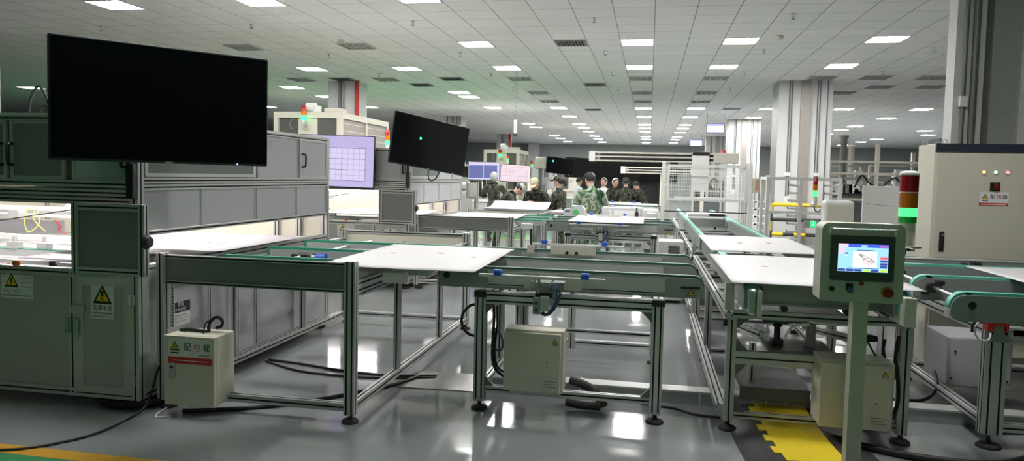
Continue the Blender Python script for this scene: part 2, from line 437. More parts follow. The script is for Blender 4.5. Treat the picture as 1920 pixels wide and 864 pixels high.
# ------------------------------------------------------------------ ceiling lights, vents, sprinklers
def light_proto(on):
    r = T('ceiling_light', 'x', 'ceiling light', (0, 0, ZC))
    fr = MB()
    for a in ((-.3, .3, -.3, -.275), (-.3, .3, .275, .3), (-.3, -.275, -.275, .275), (.275, .3, -.275, .275)): fr.box(*a, -.012, -.0005)
    P('frame', fr, M['white'], r, local=True)
    if on:
        P('diffuser', MB().box(-.275, .275, -.275, .275, -.006, -.001), M['lamp'], r, local=True)
    else:
        lv = MB(); lv.box(-.275, .275, -.275, .275, -.003, -.001, 1)
        for i in range(5):
            t = -.275 + .55 * i / 4
            lv.box(t - .012, t + .012, -.275, .275, -.03, -.003, 0)
        for i in range(3):
            t = -.275 + .55 * i / 2
            lv.box(-.275, .275, t - .012, t + .012, -.031, -.003, 0)
        P('louver', lv, [M['lamp_off'], M['greyink']], r, local=True)
    return r
ORD = ['first', 'second', 'third', 'fourth', 'fifth', 'sixth', 'seventh', 'eighth', 'ninth', 'tenth', 'eleventh', 'twelfth', 'thirteenth', 'fourteenth', 'fifteenth', 'sixteenth', 'seventeenth', 'eighteenth']
CX = [-10.5, -8.1, -5.7, -3.3, -0.3, 1.5, 3.9, 6.3, 8.7]
ROWS = {9.9: [-8.1, -5.7, -3.3, -0.3], 13.5: [-3.3, -0.3, 1.5, 3.9], 16.5: [-8.1, -5.7, -3.3, -0.3, 1.5, 3.9],
        20.1: [-19.5, -10.5], 21.3: [-5.7], 22.5: [-10.5, -5.7], 26.1: [-14.7, -10.5, -5.7, -3.3, -0.3, 1.5, 3.9, 6.3, 8.7],
        29.7: [-3.3, -0.3, 1.5, 3.9, 6.3, 8.7], 33.9: [-5.7, -3.3, -0.3, 1.5, 6.3, 8.7, 12.9], 36.3: [-5.7, -3.3, -0.3, 1.5, 8.7, 12.3, 13.5], 39.3: [-3.3, -0.3, 1.5, 8.7, 13.5],
        43.5: [-5.7, -3.3, -0.3, 1.5, 8.7, 12.3, 17.1], 46.5: [-5.7, -3.3, -0.3, 1.5, 12.3], 50.7: [-5.7, -3.3, -0.3, 1.5, 6.3, 12.3]}
on = light_proto(True); used = [False]
for ri, (yy, xs) in enumerate(sorted(ROWS.items())):
    for k, xx in enumerate(xs):
        pos = 'only one' if len(xs) == 1 else ORD[k] + ' from left'
        lab = 'lit square ceiling light, %s in the %s lit row from the front' % (pos, ORD[ri])
        if not used[0]: o = on; used[0] = True; o['label'] = lab
        else: o = copy_tree(on, label=lab)
        o.location = (xx, yy, ZC); o['group'] = 'lit square ceiling lights'
for yy, xx in ((4.5, -3.3), (4.5, 1.5), (-5.1, -0.3)):      # unseen lamps added overhead and behind the viewer to brighten the front faces
    o = copy_tree(on, label='unseen square ceiling light added to brighten the front faces'); o.location = (xx, yy, ZC); o['group'] = 'added ceiling lights out of view'
OFF = {13.5: [-8.1, -5.7], 18.3: [-9.3, -6.9, -3.3, -0.3, 1.5, 3.9, 6.3], 21.3: [-3.3, -0.3, 1.5, 5.1], 23.7: [-3.3, -0.3, 1.5]}
off = light_proto(False); u2 = False
for ri, (yy, xs) in enumerate(sorted(OFF.items())):
    for k, xx in enumerate(xs):
        lab = 'unlit louvred ceiling light, %s from left in the %s unlit row from the front' % (ORD[k], ORD[ri])
        o = off if not u2 else copy_tree(off, label=lab); u2 = True
        o['label'] = lab; o.location = (xx, yy, ZC); o['group'] = 'unlit louvred ceiling lights'
# air vents
v = T('ceiling_vent', 'x', 'air vent', (0, 0, ZC)); fr = MB()
for a in ((-.28, .28, -.28, -.25), (-.28, .28, .25, .28), (-.28, -.25, -.25, .25), (.25, .28, -.25, .25)): fr.box(*a, -.02, -.0005)
P('frame', fr, M['greyink'], v, local=True); sl_ = MB(); sl_.box(-.25, .25, -.25, .25, -.004, -.001, 1)
for i in range(9): t = -.22 + .055 * i; sl_.prism([(t, -.25, -.004), (t + .008, -.25, -.004), (t + .03, -.25, -.022), (t + .022, -.25, -.022)], (0, .5, 0), 0)
P('slats', sl_, [M['greyink'], M['slot']], v, local=True)
VENTS = [(-1.5, 13.5, 'over the aisle nearest the front'), (-1.5, 19.5, 'in the middle of the ceiling'), (-2.1, 26.7, 'far back in the middle'), (-6.3, 19.5, 'above the white machine at left'), (2.7, 26.1, 'beside the far white column'),
         (-8.1, 18.3, 'beside the left column'), (-5.1, 18.3, 'right of the left column'), (5.1, 18.3, 'right of the striped column'), (5.7, 20.1, 'behind the striped column, left of a pair'), (6.9, 20.1, 'behind the striped column, right of a pair'), (6.9, 18.3, 'near the big right column')]
for i, (x, y, s) in enumerate(VENTS):
    o = v if i == 0 else copy_tree(v); o.location = (x, y, ZC); o['label'] = 'dark square ceiling air vent ' + s; o['group'] = 'ceiling air vents'
sp = T('ceiling_sprinkler', 'x', 'sprinkler', (0, 0, ZC))
P('body', MB().lathe((0, 0, 0), [(.035, -.012), (.035, -.004), (.012, -.0035), (.012, -.05)][::-1], 0, 12), M['chrome'], sp, local=True)
P('deflector', MB().cyl((0, 0, -.075), (0, 0, -.08), .03, 0, 12).cyl((-.012, 0, -.075), (-.012, 0, -.05), .003, 0, 6).cyl((.012, 0, -.075), (.012, 0, -.05), .003, 0, 6), M['conduit'], sp, local=True)
k = 0
for yy, xs in ((11.4, [-9.6, -6.7, -3.85, -0.92, 2.0]), (14.4, [-6.7, -3.85, -0.92, 2.03, 4.95]), (17.3, [-6.7, -3.85, -0.92, 2.03, 4.95]), (20.2, [-3.85, -0.92, 2.03, 7.9])):
    for j, xx in enumerate(xs):
        o = sp if k == 0 else copy_tree(sp); o.location = (xx, yy, ZC); o['group'] = 'ceiling sprinklers'
        o['label'] = 'small ceiling sprinkler head, %s from left in the %s sprinkler row' % (ORD[j], ['nearest', 'second', 'third', 'fourth'][(11.4, 14.4, 17.3, 20.2).index(yy)]); k += 1
for i, (x, y, s) in enumerate([(-5.75, 12.9, 'left'), (2.1, 13.1, 'right')]):
    o = T('smoke_detector', 'round cream smoke detector on the ceiling, %s of the two' % s, 'smoke detector', (x, y, ZC), 'smoke detectors')
    P('housing', MB().lathe((0, 0, 0), [(.035, -.06), (.05, -.05), (.055, -.02), (.055, -.002)], 0, 20), M['cream'], o, local=True)
# hanging illuminated signs
for i, (x, y, z, s) in enumerate([(2.34, 28, 3.52, 'larger and nearer'), (2.38, 40, 3.57, 'smaller and farther')]):
    o = T('hanging_sign', 'violet glowing hanging sign with white lines, %s of the pair' % s, 'sign', (x, y, z), 'hanging light signs')
    P('housing', MB().box(-.33, .33, -.0, .06, -.19, .19), M['conduit'], o, local=True)
    P('face', MB().box(-.30, .30, -.008, 0, -.16, .16), M['signblue'], o, local=True)
    l = MB()
    for t in (-.10, -.03, .05): l.box(-.28, .28, -.012, -.008, t - .02, t + .02)
    P('light_line', l, M['signwhite'], o, local=True)
    P('hanger', MB().cyl((-.3, .03, .19), (-.3, .03, ZC - z), .006, 0, 6).cyl((.3, .03, .19), (.3, .03, ZC - z), .006, 0, 6), M['conduit'], o, local=True)
o = T('hanging_sensor', 'small white box hanging on two wires under the ceiling', 'hanging box', (-2.98, 16, 2.62))
P('body', MB().bbox(-.035, .035, -.02, .02, -.08, .22, .005), M['white'], o, local=True)
P('base', MB().box(-.045, .045, -.025, .025, -.14, -.08), M['navy'], o, local=True)
P('wire', MB().cyl((-.02, 0, .22), (-.02, 0, ZC - 2.62), .003, 0, 6).cyl((.02, 0, .22), (.02, 0, ZC - 2.62), .003, 0, 6), M['conduit'], o, local=True)
DY = 5.4
# ------------------------------------------------------------------ inspection machine (aluminium enclosure)
def make_machine(label):
    r = T('inspection_machine', label, 'machine', (-3.24, 4.15, 0), 'aluminium inspection machines')
    xr, xl, y0, y1 = -3.24, -6.6, 4.15, 7.0
    W = .055
    def rail(p0, p1, w=W, h=W, up=(0, 0, 1), name='rail', slots=(None, None)):
        return P(name, MB().rail(p0, p1, w, h, up, 0, 1, slots), AL, r)
    for x, y in ((xr - .03, y0 + .03), (xr - .03, y1 - .03), (xl + .03, y0 + .03), (xl + .03, y1 - .03)):
        rail((x, y, .07), (x, y, 1.93), .06, .06, (0, 1, 0), 'post')
    rail((-3.745, y0 + .03, .07), (-3.745, y0 + .03, .9), .05, .05, (0, 1, 0), 'post')
    # horizontal rails
    for z in (.095, .895): rail((xl, y0 + .03, z), (xr - .06, y0 + .03, z)); 
    for z in (.095, .93): rail((xr - .03, y0 + .06, z), (xr - .03, y1 - .06, z))
    for z in (1.375, 1.43, 1.487): rail((xl, y0 + .03, z), (xr - .06, y0 + .03, z), .05, .045)
    for z in (1.47, 1.515): rail((xr - .025, y0 + .06, z), (xr - .025, y1 - .06, z), .05, .04)
    rail((xr - .025, y0 + .06, 1.168), (xr - .025, y1 - .06, 1.168), .05, .03)
    rail((xl, y0 + .03, 1.912), (xr - .06, y0 + .03, 1.912), .05, .03); rail((xr - .025, y0 + .06, 1.912), (xr - .025, y1 - .06, 1.912), .05, .03)
    # cladding
    pn = [M['panel'], M['alu']]; 
    P('top_panel', MB().box(xl, xr - .0, y0, y1, 1.928, 1.945), M['white'], r)
    P('ceiling_panel', MB().box(xl + .06, xr - .06, y0 + .06, y1 - .03, 1.36, 1.372), M['white'], r)
    P('rear_panel', MB().box(xl, xr - .06, y1 - .04, y1 - .02, .1, 1.92), M['cream_in'], r)
    P('side_panel', MB().box(xl, xl + .02, y0, y1, .1, 1.92), M['cream_in'], r)
    P('bed', MB().box(xl + .06, xr - .06, y0 + .06, y1 - .04, .80, .845), M['white'], r)
    for ya, yb in ((4.21, 4.93), (4.95, 5.59), (5.61, 6.24), (6.26, 6.94)):
        P('lower_side_panel', MB().box(xr - .022, xr - .012, ya, yb, .12, .905), M['panel'], r)
    for y in (4.94, 5.6, 6.25): rail((xr - .02, y, .12), (xr - .02, y, .905), .03, .03, (0, 1, 0), 'mullion')
    hp = ((4.20, 4.83), (4.85, 5.585), (5.605, 6.30), (6.32, 6.94))
    for ya, yb in hp: P('hood_side_panel', MB().box(xr - .018, xr - .010, ya, yb, 1.185, 1.45), M['panel'], r)
    for y in (4.84, 5.595, 6.31): P('divider', MB().box(xr - .02, xr - .004, y - .011, y + .011, 1.185, 1.45).box(xr - .004, xr - .0035, y - .003, y + .003, 1.185, 1.45, 1), AL, r)
    P('upper_side_panel', MB().box(xr - .012, xr - .004, 4.25, 5.54, 1.565, 1.875, 0).box(xr - .016, xr + .002, 4.22, 4.25, 1.54, 1.9, 1).box(xr - .016, xr + .002, 5.54, 5.57, 1.54, 1.9, 1).box(xr - .016, xr + .002, 4.25, 5.54, 1.54, 1.565, 1).box(xr - .016, xr + .002, 4.25, 5.54, 1.875, 1.9, 1), [M['panel_g'], M['alu']], r, 'dark green-grey panel')
    P('upper_side_panel', MB().box(xr - .018, xr - .010, 5.63, 6.32, 1.535, 1.897), M['panel'], r)
    for y in (5.6, 6.335): rail((xr - .02, y, 1.53), (xr - .02, y, 1.9), .028, .03, (0, 1, 0), 'mullion')
    d = P('upper_side_door', MB().box(xr - .014, xr - .004, 6.375, 6.925, 1.545, 1.89).box(xr - .014, xr + .002, 6.36, 6.38, 1.535, 1.895, 1).box(xr - .014, xr + .002, 6.92, 6.94, 1.535, 1.895, 1).box(xr - .014, xr + .002, 6.36, 6.94, 1.535, 1.55, 1).box(xr - .014, xr + .002, 6.36, 6.94, 1.885, 1.9, 1), pn, r)
    P('handle', MB().tube([(xr, 6.40, 1.64), (xr + .035, 6.40, 1.645), (xr + .04, 6.40, 1.68), (xr + .04, 6.40, 1.73), (xr + .035, 6.40, 1.755), (xr, 6.40, 1.76)], .009), M['black'], d)
    # posts seen through the side opening
    for x in (xr - .55, xr - .30): rail((x, y1 - .07, .9), (x, y1 - .07, 1.36), .05, .05, (0, 1, 0), 'inner_post')
    # front faces
    P('lower_front_panel', MB().box(xl + .06, -3.775, y0 + .012, y0 + .022, .125, .865), M['panel_f'], r)
    sg = P('notice_sticker', MB().box(-4.30, -4.045, y0 + .009, y0 + .0115, .70, .86, 0), [M['label']], r)
    t_ = tri(MB(), (-4.215, y0 + .009, .775), .11, m=0); tri(t_, (-4.215, y0 + .008, .788), .078, m=1); t_.box(-4.222, -4.208, y0 + .0055, y0 + .008, .808, .835, 0); t_.box(-4.222, -4.208, y0 + .0055, y0 + .008, .795, .803, 0)
    for q in range(3): t_.box(-4.14, -4.06, y0 + .0075, y0 + .009, .838 - q * .03, .842 - q * .03, 2)
    t_.box(-4.29, -4.065, y0 + .0075, y0 + .009, .715, .722, 2)
    P('warning_triangle', t_, [M['ink'], M['yellow'], M['greyink']], sg)
    text('NOTICE', .034, (-4.215, y0 + .0085, .747), FRONT, 'notice_text', sg, M['greyink'])
    P('lower_front_panel', MB().box(-4.9, -4.88, y0 + .005, y0 + .022, .125, .865), M['alu'], r)
    dm = MB(); dm.box(-3.66, -3.345, y0 + .004, y0 + .016, .145, .835, 0)
    for a in ((-3.71, -3.655, .10, .87), (-3.35, -3.295, .10, .87)): dm.box(a[0], a[1], y0 - .004, y0 + .018, a[2], a[3], 1)
    dm.box(-3.655, -3.35, y0 - .004, y0 + .018, .10, .15, 1); dm.box(-3.655, -3.35, y0 - .004, y0 + .018, .82, .87, 1)
    d = P('lower_door', dm, [M['panel_f'], M['trim_f']], r)
    P('handle', MB().bbox(-3.70, -3.672, y0 - .03, y0 - .022, .475, .60, .003).box(-3.70, -3.672, y0 - .03, y0 - .004, .475, .487).box(-3.70, -3.672, y0 - .03, y0 - .004, .588, .60), M['chrome'], d)
    P('latch', MB().bbox(-3.72, -3.64, y0 - .03, y0 - .004, .63, .685, .004).box(-3.70, -3.685, y0 - .045, y0 - .03, .64, .69), M['alu'], d)
    for z in (.735, .205): P('hinge', MB().bbox(-3.335, -3.265, y0 - .014, y0 - .004, z - .035, z + .035, .003).cyl((-3.30, y0 - .016, z - .035), (-3.30, y0 - .016, z + .035), .007, 0, 8), M['alu'], d)
    st = P('caution_sticker', MB().box(-3.595, -3.425, y0 + .001, y0 + .004, .60, .835), [M['label']], d)
    text('注意安全', .036, (-3.51, y0 + .0005, .672), FRONT, 'sticker_text', st, M['ink'])
    a = tri(MB(), (-3.51, y0 + .001, .70), .145, m=0); tri(a, (-3.51, y0 + .0, .718), .098, m=1); a.prism([(-3.518, y0 - .001, .747), (-3.502, y0 - .001, .747), (-3.498, y0 - .001, .785), (-3.522, y0 - .001, .785)], (0, -.002, 0), 0); a.box(-3.518, -3.502, y0 - .003, y0 - .001, .728, .738, 0)
    P('warning_triangle', a, [M['ink'], M['yellow']], st)
    text('CAUTION DANGER', .0175, (-3.51, y0 + .0005, .637), FRONT, 'sticker_text', st, M['ink'])
    P('small_print', MB().box(-3.585, -3.435, y0 - .0, y0 + .001, .612, .618), M['greyink'], st)
    P('handle', MB().bbox(-3.765, -3.745, y0 - .035, y0 - .025, .50, .60, .003).box(-3.765, -3.745, y0 - .035, y0, .50, .512).box(-3.765, -3.745, y0 - .035, y0, .588, .60), M['chrome'], r)
    # upper front doors
    def udoor(x0_, x1_, mm, handle=None):
        q = MB().box(x0_ + .02, x1_ - .02, y0 + .012, y0 + .022, 1.53, 1.875, 0)
        for b_ in ((x0_, x0_ + .022, 1.51, 1.895), (x1_ - .022, x1_, 1.51, 1.895)): q.box(b_[0], b_[1], y0 + .004, y0 + .024, b_[2], b_[3], 1)
        q.box(x0_ + .022, x1_ - .022, y0 + .004, y0 + .024, 1.51, 1.53, 1); q.box(x0_ + .022, x1_ - .022, y0 + .004, y0 + .024, 1.875, 1.895, 1)
        dd = P('upper_front_door', q, [mm, M['alu']], r)
        if handle is not None:
            h = handle
            P('handle', MB().tube([(h, y0 + .004, 1.60), (h, y0 - .034, 1.605), (h, y0 - .04, 1.64), (h, y0 - .04, 1.70), (h, y0 - .034, 1.735), (h, y0 + .004, 1.74)], .010), M['black'], dd)
        return dd
    udoor(-4.205, -3.785, M['panel_d'], -4.18); udoor(-3.73, -3.31, M['panel'], -3.33); udoor(-4.65, -4.235, M['panel_d'], -4.26); udoor(-5.1, -4.68, M['panel']); udoor(-5.53, -5.12, M['panel'])
    # square guard panel standing on the front corner
    g = MB().box(-3.60, -3.165, y0 - .085, y0 - .075, .955, 1.32, 0)
    gp = P('guard_panel', g, M['panel_d'], r)
    for p0, p1, up in (((-3.625, y0 - .08, .91), (-3.625, y0 - .08, 1.365), (0, 1, 0)), ((-3.14, y0 - .08, .91), (-3.14, y0 - .08, 1.365), (0, 1, 0)), ((-3.60, y0 - .08, .932), (-3.165, y0 - .08, .932), (0, 0, 1)), ((-3.60, y0 - .08, 1.343), (-3.165, y0 - .08, 1.343), (0, 0, 1))):
        P('frame_rail', MB().rail(p0, p1, .045, .045, up), AL, gp)
    P('knob', MB().cyl((-3.118, y0 - .08, 1.13), (-3.09, y0 - .08, 1.13), .05, 0, 14, .032), M['black'], gp)
    P('support_post', MB().rail((-3.62, y0 - .025, .9), (-3.62, y0 - .025, 1.36), .045, .045, (0, 1, 0)).box(-3.64, -3.60, y0 - .06, y0, .9, .94), AL, r)
    # lamps inside
    for y in (4.75, 5.5, 6.3): P('work_light', MB().cyl((-6.2, y, 1.335), (-3.5, y, 1.335), .017, 0, 10), M['tube'], r)
    # equipment inside: camera beam with tray, conveyor rails, wires
    P('camera_beam', MB().box(-6.5, -4.9, 5.70, 5.80, 1.13, 1.19, 0).box(-6.5, -5.0, 5.66, 5.70, 1.19, 1.23, 1).box(-6.5, -4.9, 5.45, 5.55, .945, .985, 0), [M['white'], M['alu']], r)
    ct_ = P('camera_tray', MB().box(-6.5, -5.13, 5.56, 5.62, 1.0, 1.115).box(-5.5, -5.4, 5.55, 5.56, .985, 1.0).box(-6.0, -5.8, 5.55, 5.56, .985, 1.0), M['panel_d'], r, 'dark camera tray')
    P('red_wire', MB().tube([(-5.16, 5.55, 1.12), (-5.11, 5.55, 1.06), (-5.13, 5.55, 1.03), (-5.05, 5.55, 1.0)], .006), M['red'], ct_)
    P('camera_rail', MB().cyl((-6.4, 5.40, 1.165), (-5.45, 5.40, 1.165), .016, 0, 10).bbox(-5.46, -5.36, 5.36, 5.45, 1.14, 1.21, .004), M['alu'], r)
    P('perforated_strip', MB().box(-5.3, -4.6, 5.83, 5.84, 1.20, 1.27), M['cream'], r)
    for ya, yb in ((4.95, 5.02), (6.35, 6.41)):
        cr_ = P('conveyor_rail', MB().box(-6.5, -3.32, ya, yb, .87, .925, 0), M['alu'], r)
        P('belt', MB().box(-6.5, -3.32, ya, yb, .925, .93), M['belt'], cr_)
    for x, y in ((-5.0, 4.97), (-4.75, 5.0)): P('sensor_block', MB().bbox(x - .05, x + .05, y - .03, y + .03, .93, .985, .004).box(x - .01, x + .01, y - .012, y + .012, .985, 1.03), M['alu'], r)
    for q in ([(-5.28, 5.4, 1.24), (-5.31, 5.38, 1.12), (-5.29, 5.4, 1.02), (-5.2, 5.42, 1.1), (-5.24, 5.44, 1.22)], [(-5.21, 5.4, 1.24), (-5.2, 5.36, 1.14), (-5.12, 5.4, 1.03)]): P('wire', MB().tube(q, .0045), M['ylw_wire'], r, 'yellow wire')
    P('wire', MB().tube([(-6.0, 5.3, 1.12), (-5.6, 5.34, 1.11), (-5.2, 5.38, 1.17), (-4.7, 5.5, 1.26)], .005), M['cable'], r)
    for x in (-4.515, -4.43):
        k_ = P('stop_block', MB().bbox(x - .03, x + .03, 4.38, 4.43, .845, .89, .004), M['alu'], r); P('pad', MB().box(x - .02, x + .02, 4.385, 4.425, .89, .896), M['lip'], k_)
    P('cross_bar', MB().box(-6.4, -4.15, 4.62, 4.68, .86, .89), M['alu'], r)
    P('pneumatic_cylinder', MB().bbox(-4.02, -3.62, 4.33, 4.38, .885, .93, .004).cyl((-4.08, 4.355, .905), (-4.02, 4.355, .905), .012, 1, 10).bbox(-4.09, -4.07, 4.335, 4.375, .875, .935, .003, 1), [M['alu'], M['black']], r)
    P('orange_knob', MB().lathe((-4.165, y0 + .0, .925), [(.02, 0), (.026, .01), (.026, .025), (.016, .035)], 0, 16), M['orange'], r)
    for x, y in ((-3.30, 4.21), (-3.30, 6.94), (-5.5, 4.21), (-5.5, 6.94)): P('foot', foot(MB(), x, y, .075, .05), M['rubber'], r)
    P('danger_sign', MB().box(xr - .0115, xr - .0095, 4.485, 4.70, .485, .655, 0).box(xr - .0095, xr - .0085, 4.485, 4.70, .58, .655, 1), [M['label'], M['ink']], r)
    return r
m1 = make_machine('grey aluminium inspection machine with caution-sticker door, carrying the biggest black screen at its corner')
dsg = [o for o in bpy.data.objects if o.parent == m1 and o.name.startswith('danger_sign')][0]
text('危险', .034, (-3.2484, 4.592, .635), SIDE, 'sign_text', dsg, M['label']); text('DANGER', .030, (-3.2484, 4.592, .60), SIDE, 'sign_text', dsg, M['label'])
P('small_print', MB().box(-3.2495, -3.248, 4.52, 4.665, .555, .56).box(-3.2495, -3.248, 4.505, 4.68, .535, .538).box(-3.2495, -3.248, 4.505, 4.68, .515, .518), M['greyink'], dsg)
copy_tree(m1, (0, DY, 0), 'grey aluminium inspection machine carrying the tilted black screen, behind the lilac screen')
copy_tree(m1, (-.3, 3.75 * DY, 0), 'small-looking grey aluminium inspection machine beyond the green aisle, behind the pink screen')

# floor-standing bits beside the first machine
b_ = MB().bbox(-3.22, -3.13, 4.38, 4.86, .03, .32, .006)
solo('cable_box', b_, M['cream'], 'low cream box on the floor against the machine side, behind the thin black cable', 'box', (-3.17, 4.6, .0))
hs = T('hose_loop', 'black hose looping up on the machine roof beside the biggest black screen', 'hose', (-4.6, 4.8, 1.945))
P('hose', MB().tube([(-4.68, 4.8, 1.95), (-4.67, 4.8, 2.09), (-4.59, 4.8, 2.20), (-4.51, 4.8, 2.09), (-4.49, 4.8, 1.95)], .011), M['cable'], hs)
P('clip', MB().bbox(-4.72, -4.64, 4.76, 4.84, 1.945, 1.975, .004).bbox(-4.59, -4.53, 4.76, 4.83, 1.945, 1.965, .004), M['black'], hs)
P('thin_wire', MB().tube([(-4.62, 4.82, 1.97), (-4.58, 4.82, 2.05), (-4.52, 4.82, 2.04), (-4.48, 4.82, 1.95)], .005), M['cable'], hs)
solo('battery_tray', MB().lathe((-3.42, 4.40, 0), [(.20, .004), (.27, .012), (.285, .055), (.27, .06), (.25, .02)], 0, 28), M['rubber'], 'black round tray on the floor under the machine door with the caution sticker', 'tray', (-3.42, 4.40, 0))

# ------------------------------------------------------------------ big screens
def big_tv(label, c, yaw, roll, size=1.22, lit=None, group='big flat screens', mount=None, pitch=0):
    r = T('monitor', label, 'monitor', c, group); r.rotation_euler = Euler((pitch, roll, yaw), 'XYZ'); r.rotation_mode = 'XYZ'
    W = size; H = size * .57
    P('case', MB().bbox(-W / 2, W / 2, 0, .04, -H / 2, H / 2, .008).bbox(-W * .3, W * .3, .035, .075, -H * .3, H * .25, .01), M['black'], r, local=True)
    s = P('screen', MB().box(-W / 2 + .010, W / 2 - .010, -.003, 0.0005, -H / 2 + .016, H / 2 - .010), lit if lit else M['gloss'], r, local=True)
    if not lit:
        P('badge', MB().box(-.014, .028, -.0045, -.003, -H / 2 + .005, -H / 2 + .011), M['alu'], r, local=True)
        P('power_light', MB().cyl((W * .34, -.002, -H / 2 + .008), (W * .34, -.005, -H / 2 + .008), .004, 0, 8), M['led_b'], r, local=True)
    if mount:
        P('mount', mount, M['black'], r)
    return r, s, W, H
tv1, s, W, H = big_tv('biggest black screen, mounted at the corner of the machine with the caution door', (-2.905, 3.99, 1.981), math.radians(49.3), -0.012, 1.235)
tv1.rotation_euler = (0, 0.006, math.radians(49.3))
def to_local(tv, mb):
    Q = (Matrix.Translation(tv.location) @ tv.rotation_euler.to_matrix().to_4x4()).inverted(); mb.v = [tuple(Q @ Vector(p)) for p in mb.v]; return mb
P('mount', to_local(tv1, MB().bbox(-3.275, -3.225, 4.08, 4.125, 1.40, 1.62, .006).bbox(-3.265, -3.235, 4.07, 4.12, 1.62, 2.05, .004).cyl((-3.25, 4.09, 1.98), (-2.93, 4.03, 1.98), .025, 0, 10)), M['black'], tv1, local=True)
tv3, s, W, H = big_tv('tilted black screen with a green light reflection, behind the lilac screen', (-2.93, 9.50, 2.0), math.radians(49), 0.14, 1.2)
P('mount', to_local(tv3, MB().bbox(-3.275, -3.225, 9.48, 9.545, 1.40, 1.62, .006).bbox(-3.265, -3.235, 9.49, 9.54, 1.62, 2.05, .004).cyl((-3.25, 9.52, 1.98), (-2.95, 9.54, 1.98), .025, 0, 10)), M['black'], tv3, local=True)
P('cable', MB().tube([(0.05, .05, -.30), (.06, .06, -.42), (.12, .08, -.48), (.2, .08, -.44), (.24, .06, -.32)], .009), M['cable'], tv3, local=True)
P('green_glow_dot', MB().ell((-.17, -.004, .05), .016, .006, .016, 0, 12, 8), M['green_on'], tv3, local=True)  # glowing dot stands in for a green lamp's reflection in the screen
# lit wiring-map monitor in front of the second machine
def map_screen(r, W, H, cols, rows, fm, lm, x0=-.36, x1=.36, z0=-.33, z1=.28, d=.004):
    a = MB(); sw, sh = W, H
    X0_, X1_, Z0_, Z1_ = x0 * sw, x1 * sw, z0 * sh, z1 * sh
    a.box(X0_, X1_, -d, -d + .0008, Z0_, Z1_, 0)
    P('picture', a, fm, r, local=True); b2 = MB()
    for i in range(cols + 1):
        x = X0_ + (X1_ - X0_) * i / cols; t = .0022 if i % 4 == 0 else .0010
        b2.box(x - t, x + t, -d - .001, -d, Z0_, Z1_)
    for i in range(rows + 1):
        z = Z0_ + (Z1_ - Z0_) * i / rows; t = .0024 if i % 2 == 0 else .0010
        b2.box(X0_, X1_, -d - .001, -d, z - t, z + t)
    P('picture_lines', b2, lm, r, local=True)
tv2, s, W, H = big_tv('lit lilac screen with a dark grid picture, between two grey machines', (-4.27, 9.25, 1.745), math.radians(3), 0.02, 1.24, M['scr_lilac'], 'lit screens')
map_screen(s, W, H, 12, 6, M['scr_lilac2'], M['scr_line'], -.40, .40, -.36, .26)
P('mount', MB().box(-.06, .06, .07, .24, -.2, .1), M['black'], tv2, local=True)
tv4, s, W, H = big_tv('lit screen with two blue pictures, beside the pink screen', (-4.38, 19.05, 1.71), math.radians(2), 0.0, .86, M['scr_lilac2'], 'lit screens')
a = MB(); a.box(-.41, -.02, -.004, -.003, -.19, .15).box(.0, .36, -.004, -.003, -.19, .15); P('picture', a, M['scr_blue'], s, local=True)
b2 = MB()
for i in range(13):
    for xa, xb in ((-.41, -.02), (.0, .36)):
        x = xa + (xb - xa) * i / 12; b2.box(x - .0015, x + .0015, -.005, -.004, -.19, .15)
for i in range(7): z = -.19 + .34 * i / 6; b2.box(-.41, .36, -.005, -.004, z - .0015, z + .0015)
P('picture_lines', b2, M['scr_line'], s, local=True)
tv5, s, W, H = big_tv('lit pink screen with a grid picture, beside the blue screen', (-3.52, 19.05, 1.66), math.radians(-2), 0.05, .82, M['scr_pink'], 'lit screens')
map_screen(s, W, H, 12, 6, M['scr_pink'], M['scr_line'], -.46, .40, -.40, .36)
for t_, x in ((tv4, 0), (tv5, 0)): P('mount', MB().box(-.04, .04, .06, .12, -.55, .1), M['black'], t_, local=True)
# row of dark screens far behind
for i, (x, y, z, yaw, roll, sz, lab) in enumerate([(-3.08, 25.2, 1.98, 24, .09, 1.0, 'far tilted black screen with a green dot, above the person with tied-back hair'),
        (-2.35, 25.8, 1.93, 12, .03, 1.25, 'far black screen just above the cap of the green camouflage jacket'), (-1.05, 26.0, 1.90, 4, .01, 1.30, 'far black screen under the long white gantry beam, between two other dark screens'), (0.28, 26.0, 1.83, 0, .0, 1.35, 'far black screen behind the smaller white gantry beam')]):
    t_, s, W, H = big_tv(lab, (x, y, z), math.radians(yaw), roll, sz, None, 'far dark screens')
    P('pole', MB().cyl((0, .1, -z + .02), (0, .1, .1), .03, 0, 10).lathe((0, .1, -z + .002), [(.25, 0), (.25, .02), (.05, .03)], 0, 20), M['black'], t_, local=True)
    if i == 0: P('green_glow_dot', MB().ell((-.27, -.004, .14), .03, .008, .03, 0, 12, 8), M['green_on'], t_, local=True)  # glowing green dot set on the unlit screen
# dark end panel of the frame behind the far screens
solo('dark_curtain', MB().bbox(-2.45, .55, 26.35, 26.43, .02, 2.2, .01).box(-2.45, -2.35, 26.30, 26.48, 0, .03).box(.45, .55, 26.30, 26.48, 0, .03), M['black'], 'black screen wall standing behind the far dark screens', 'partition', (-.3, 26.4, 0))

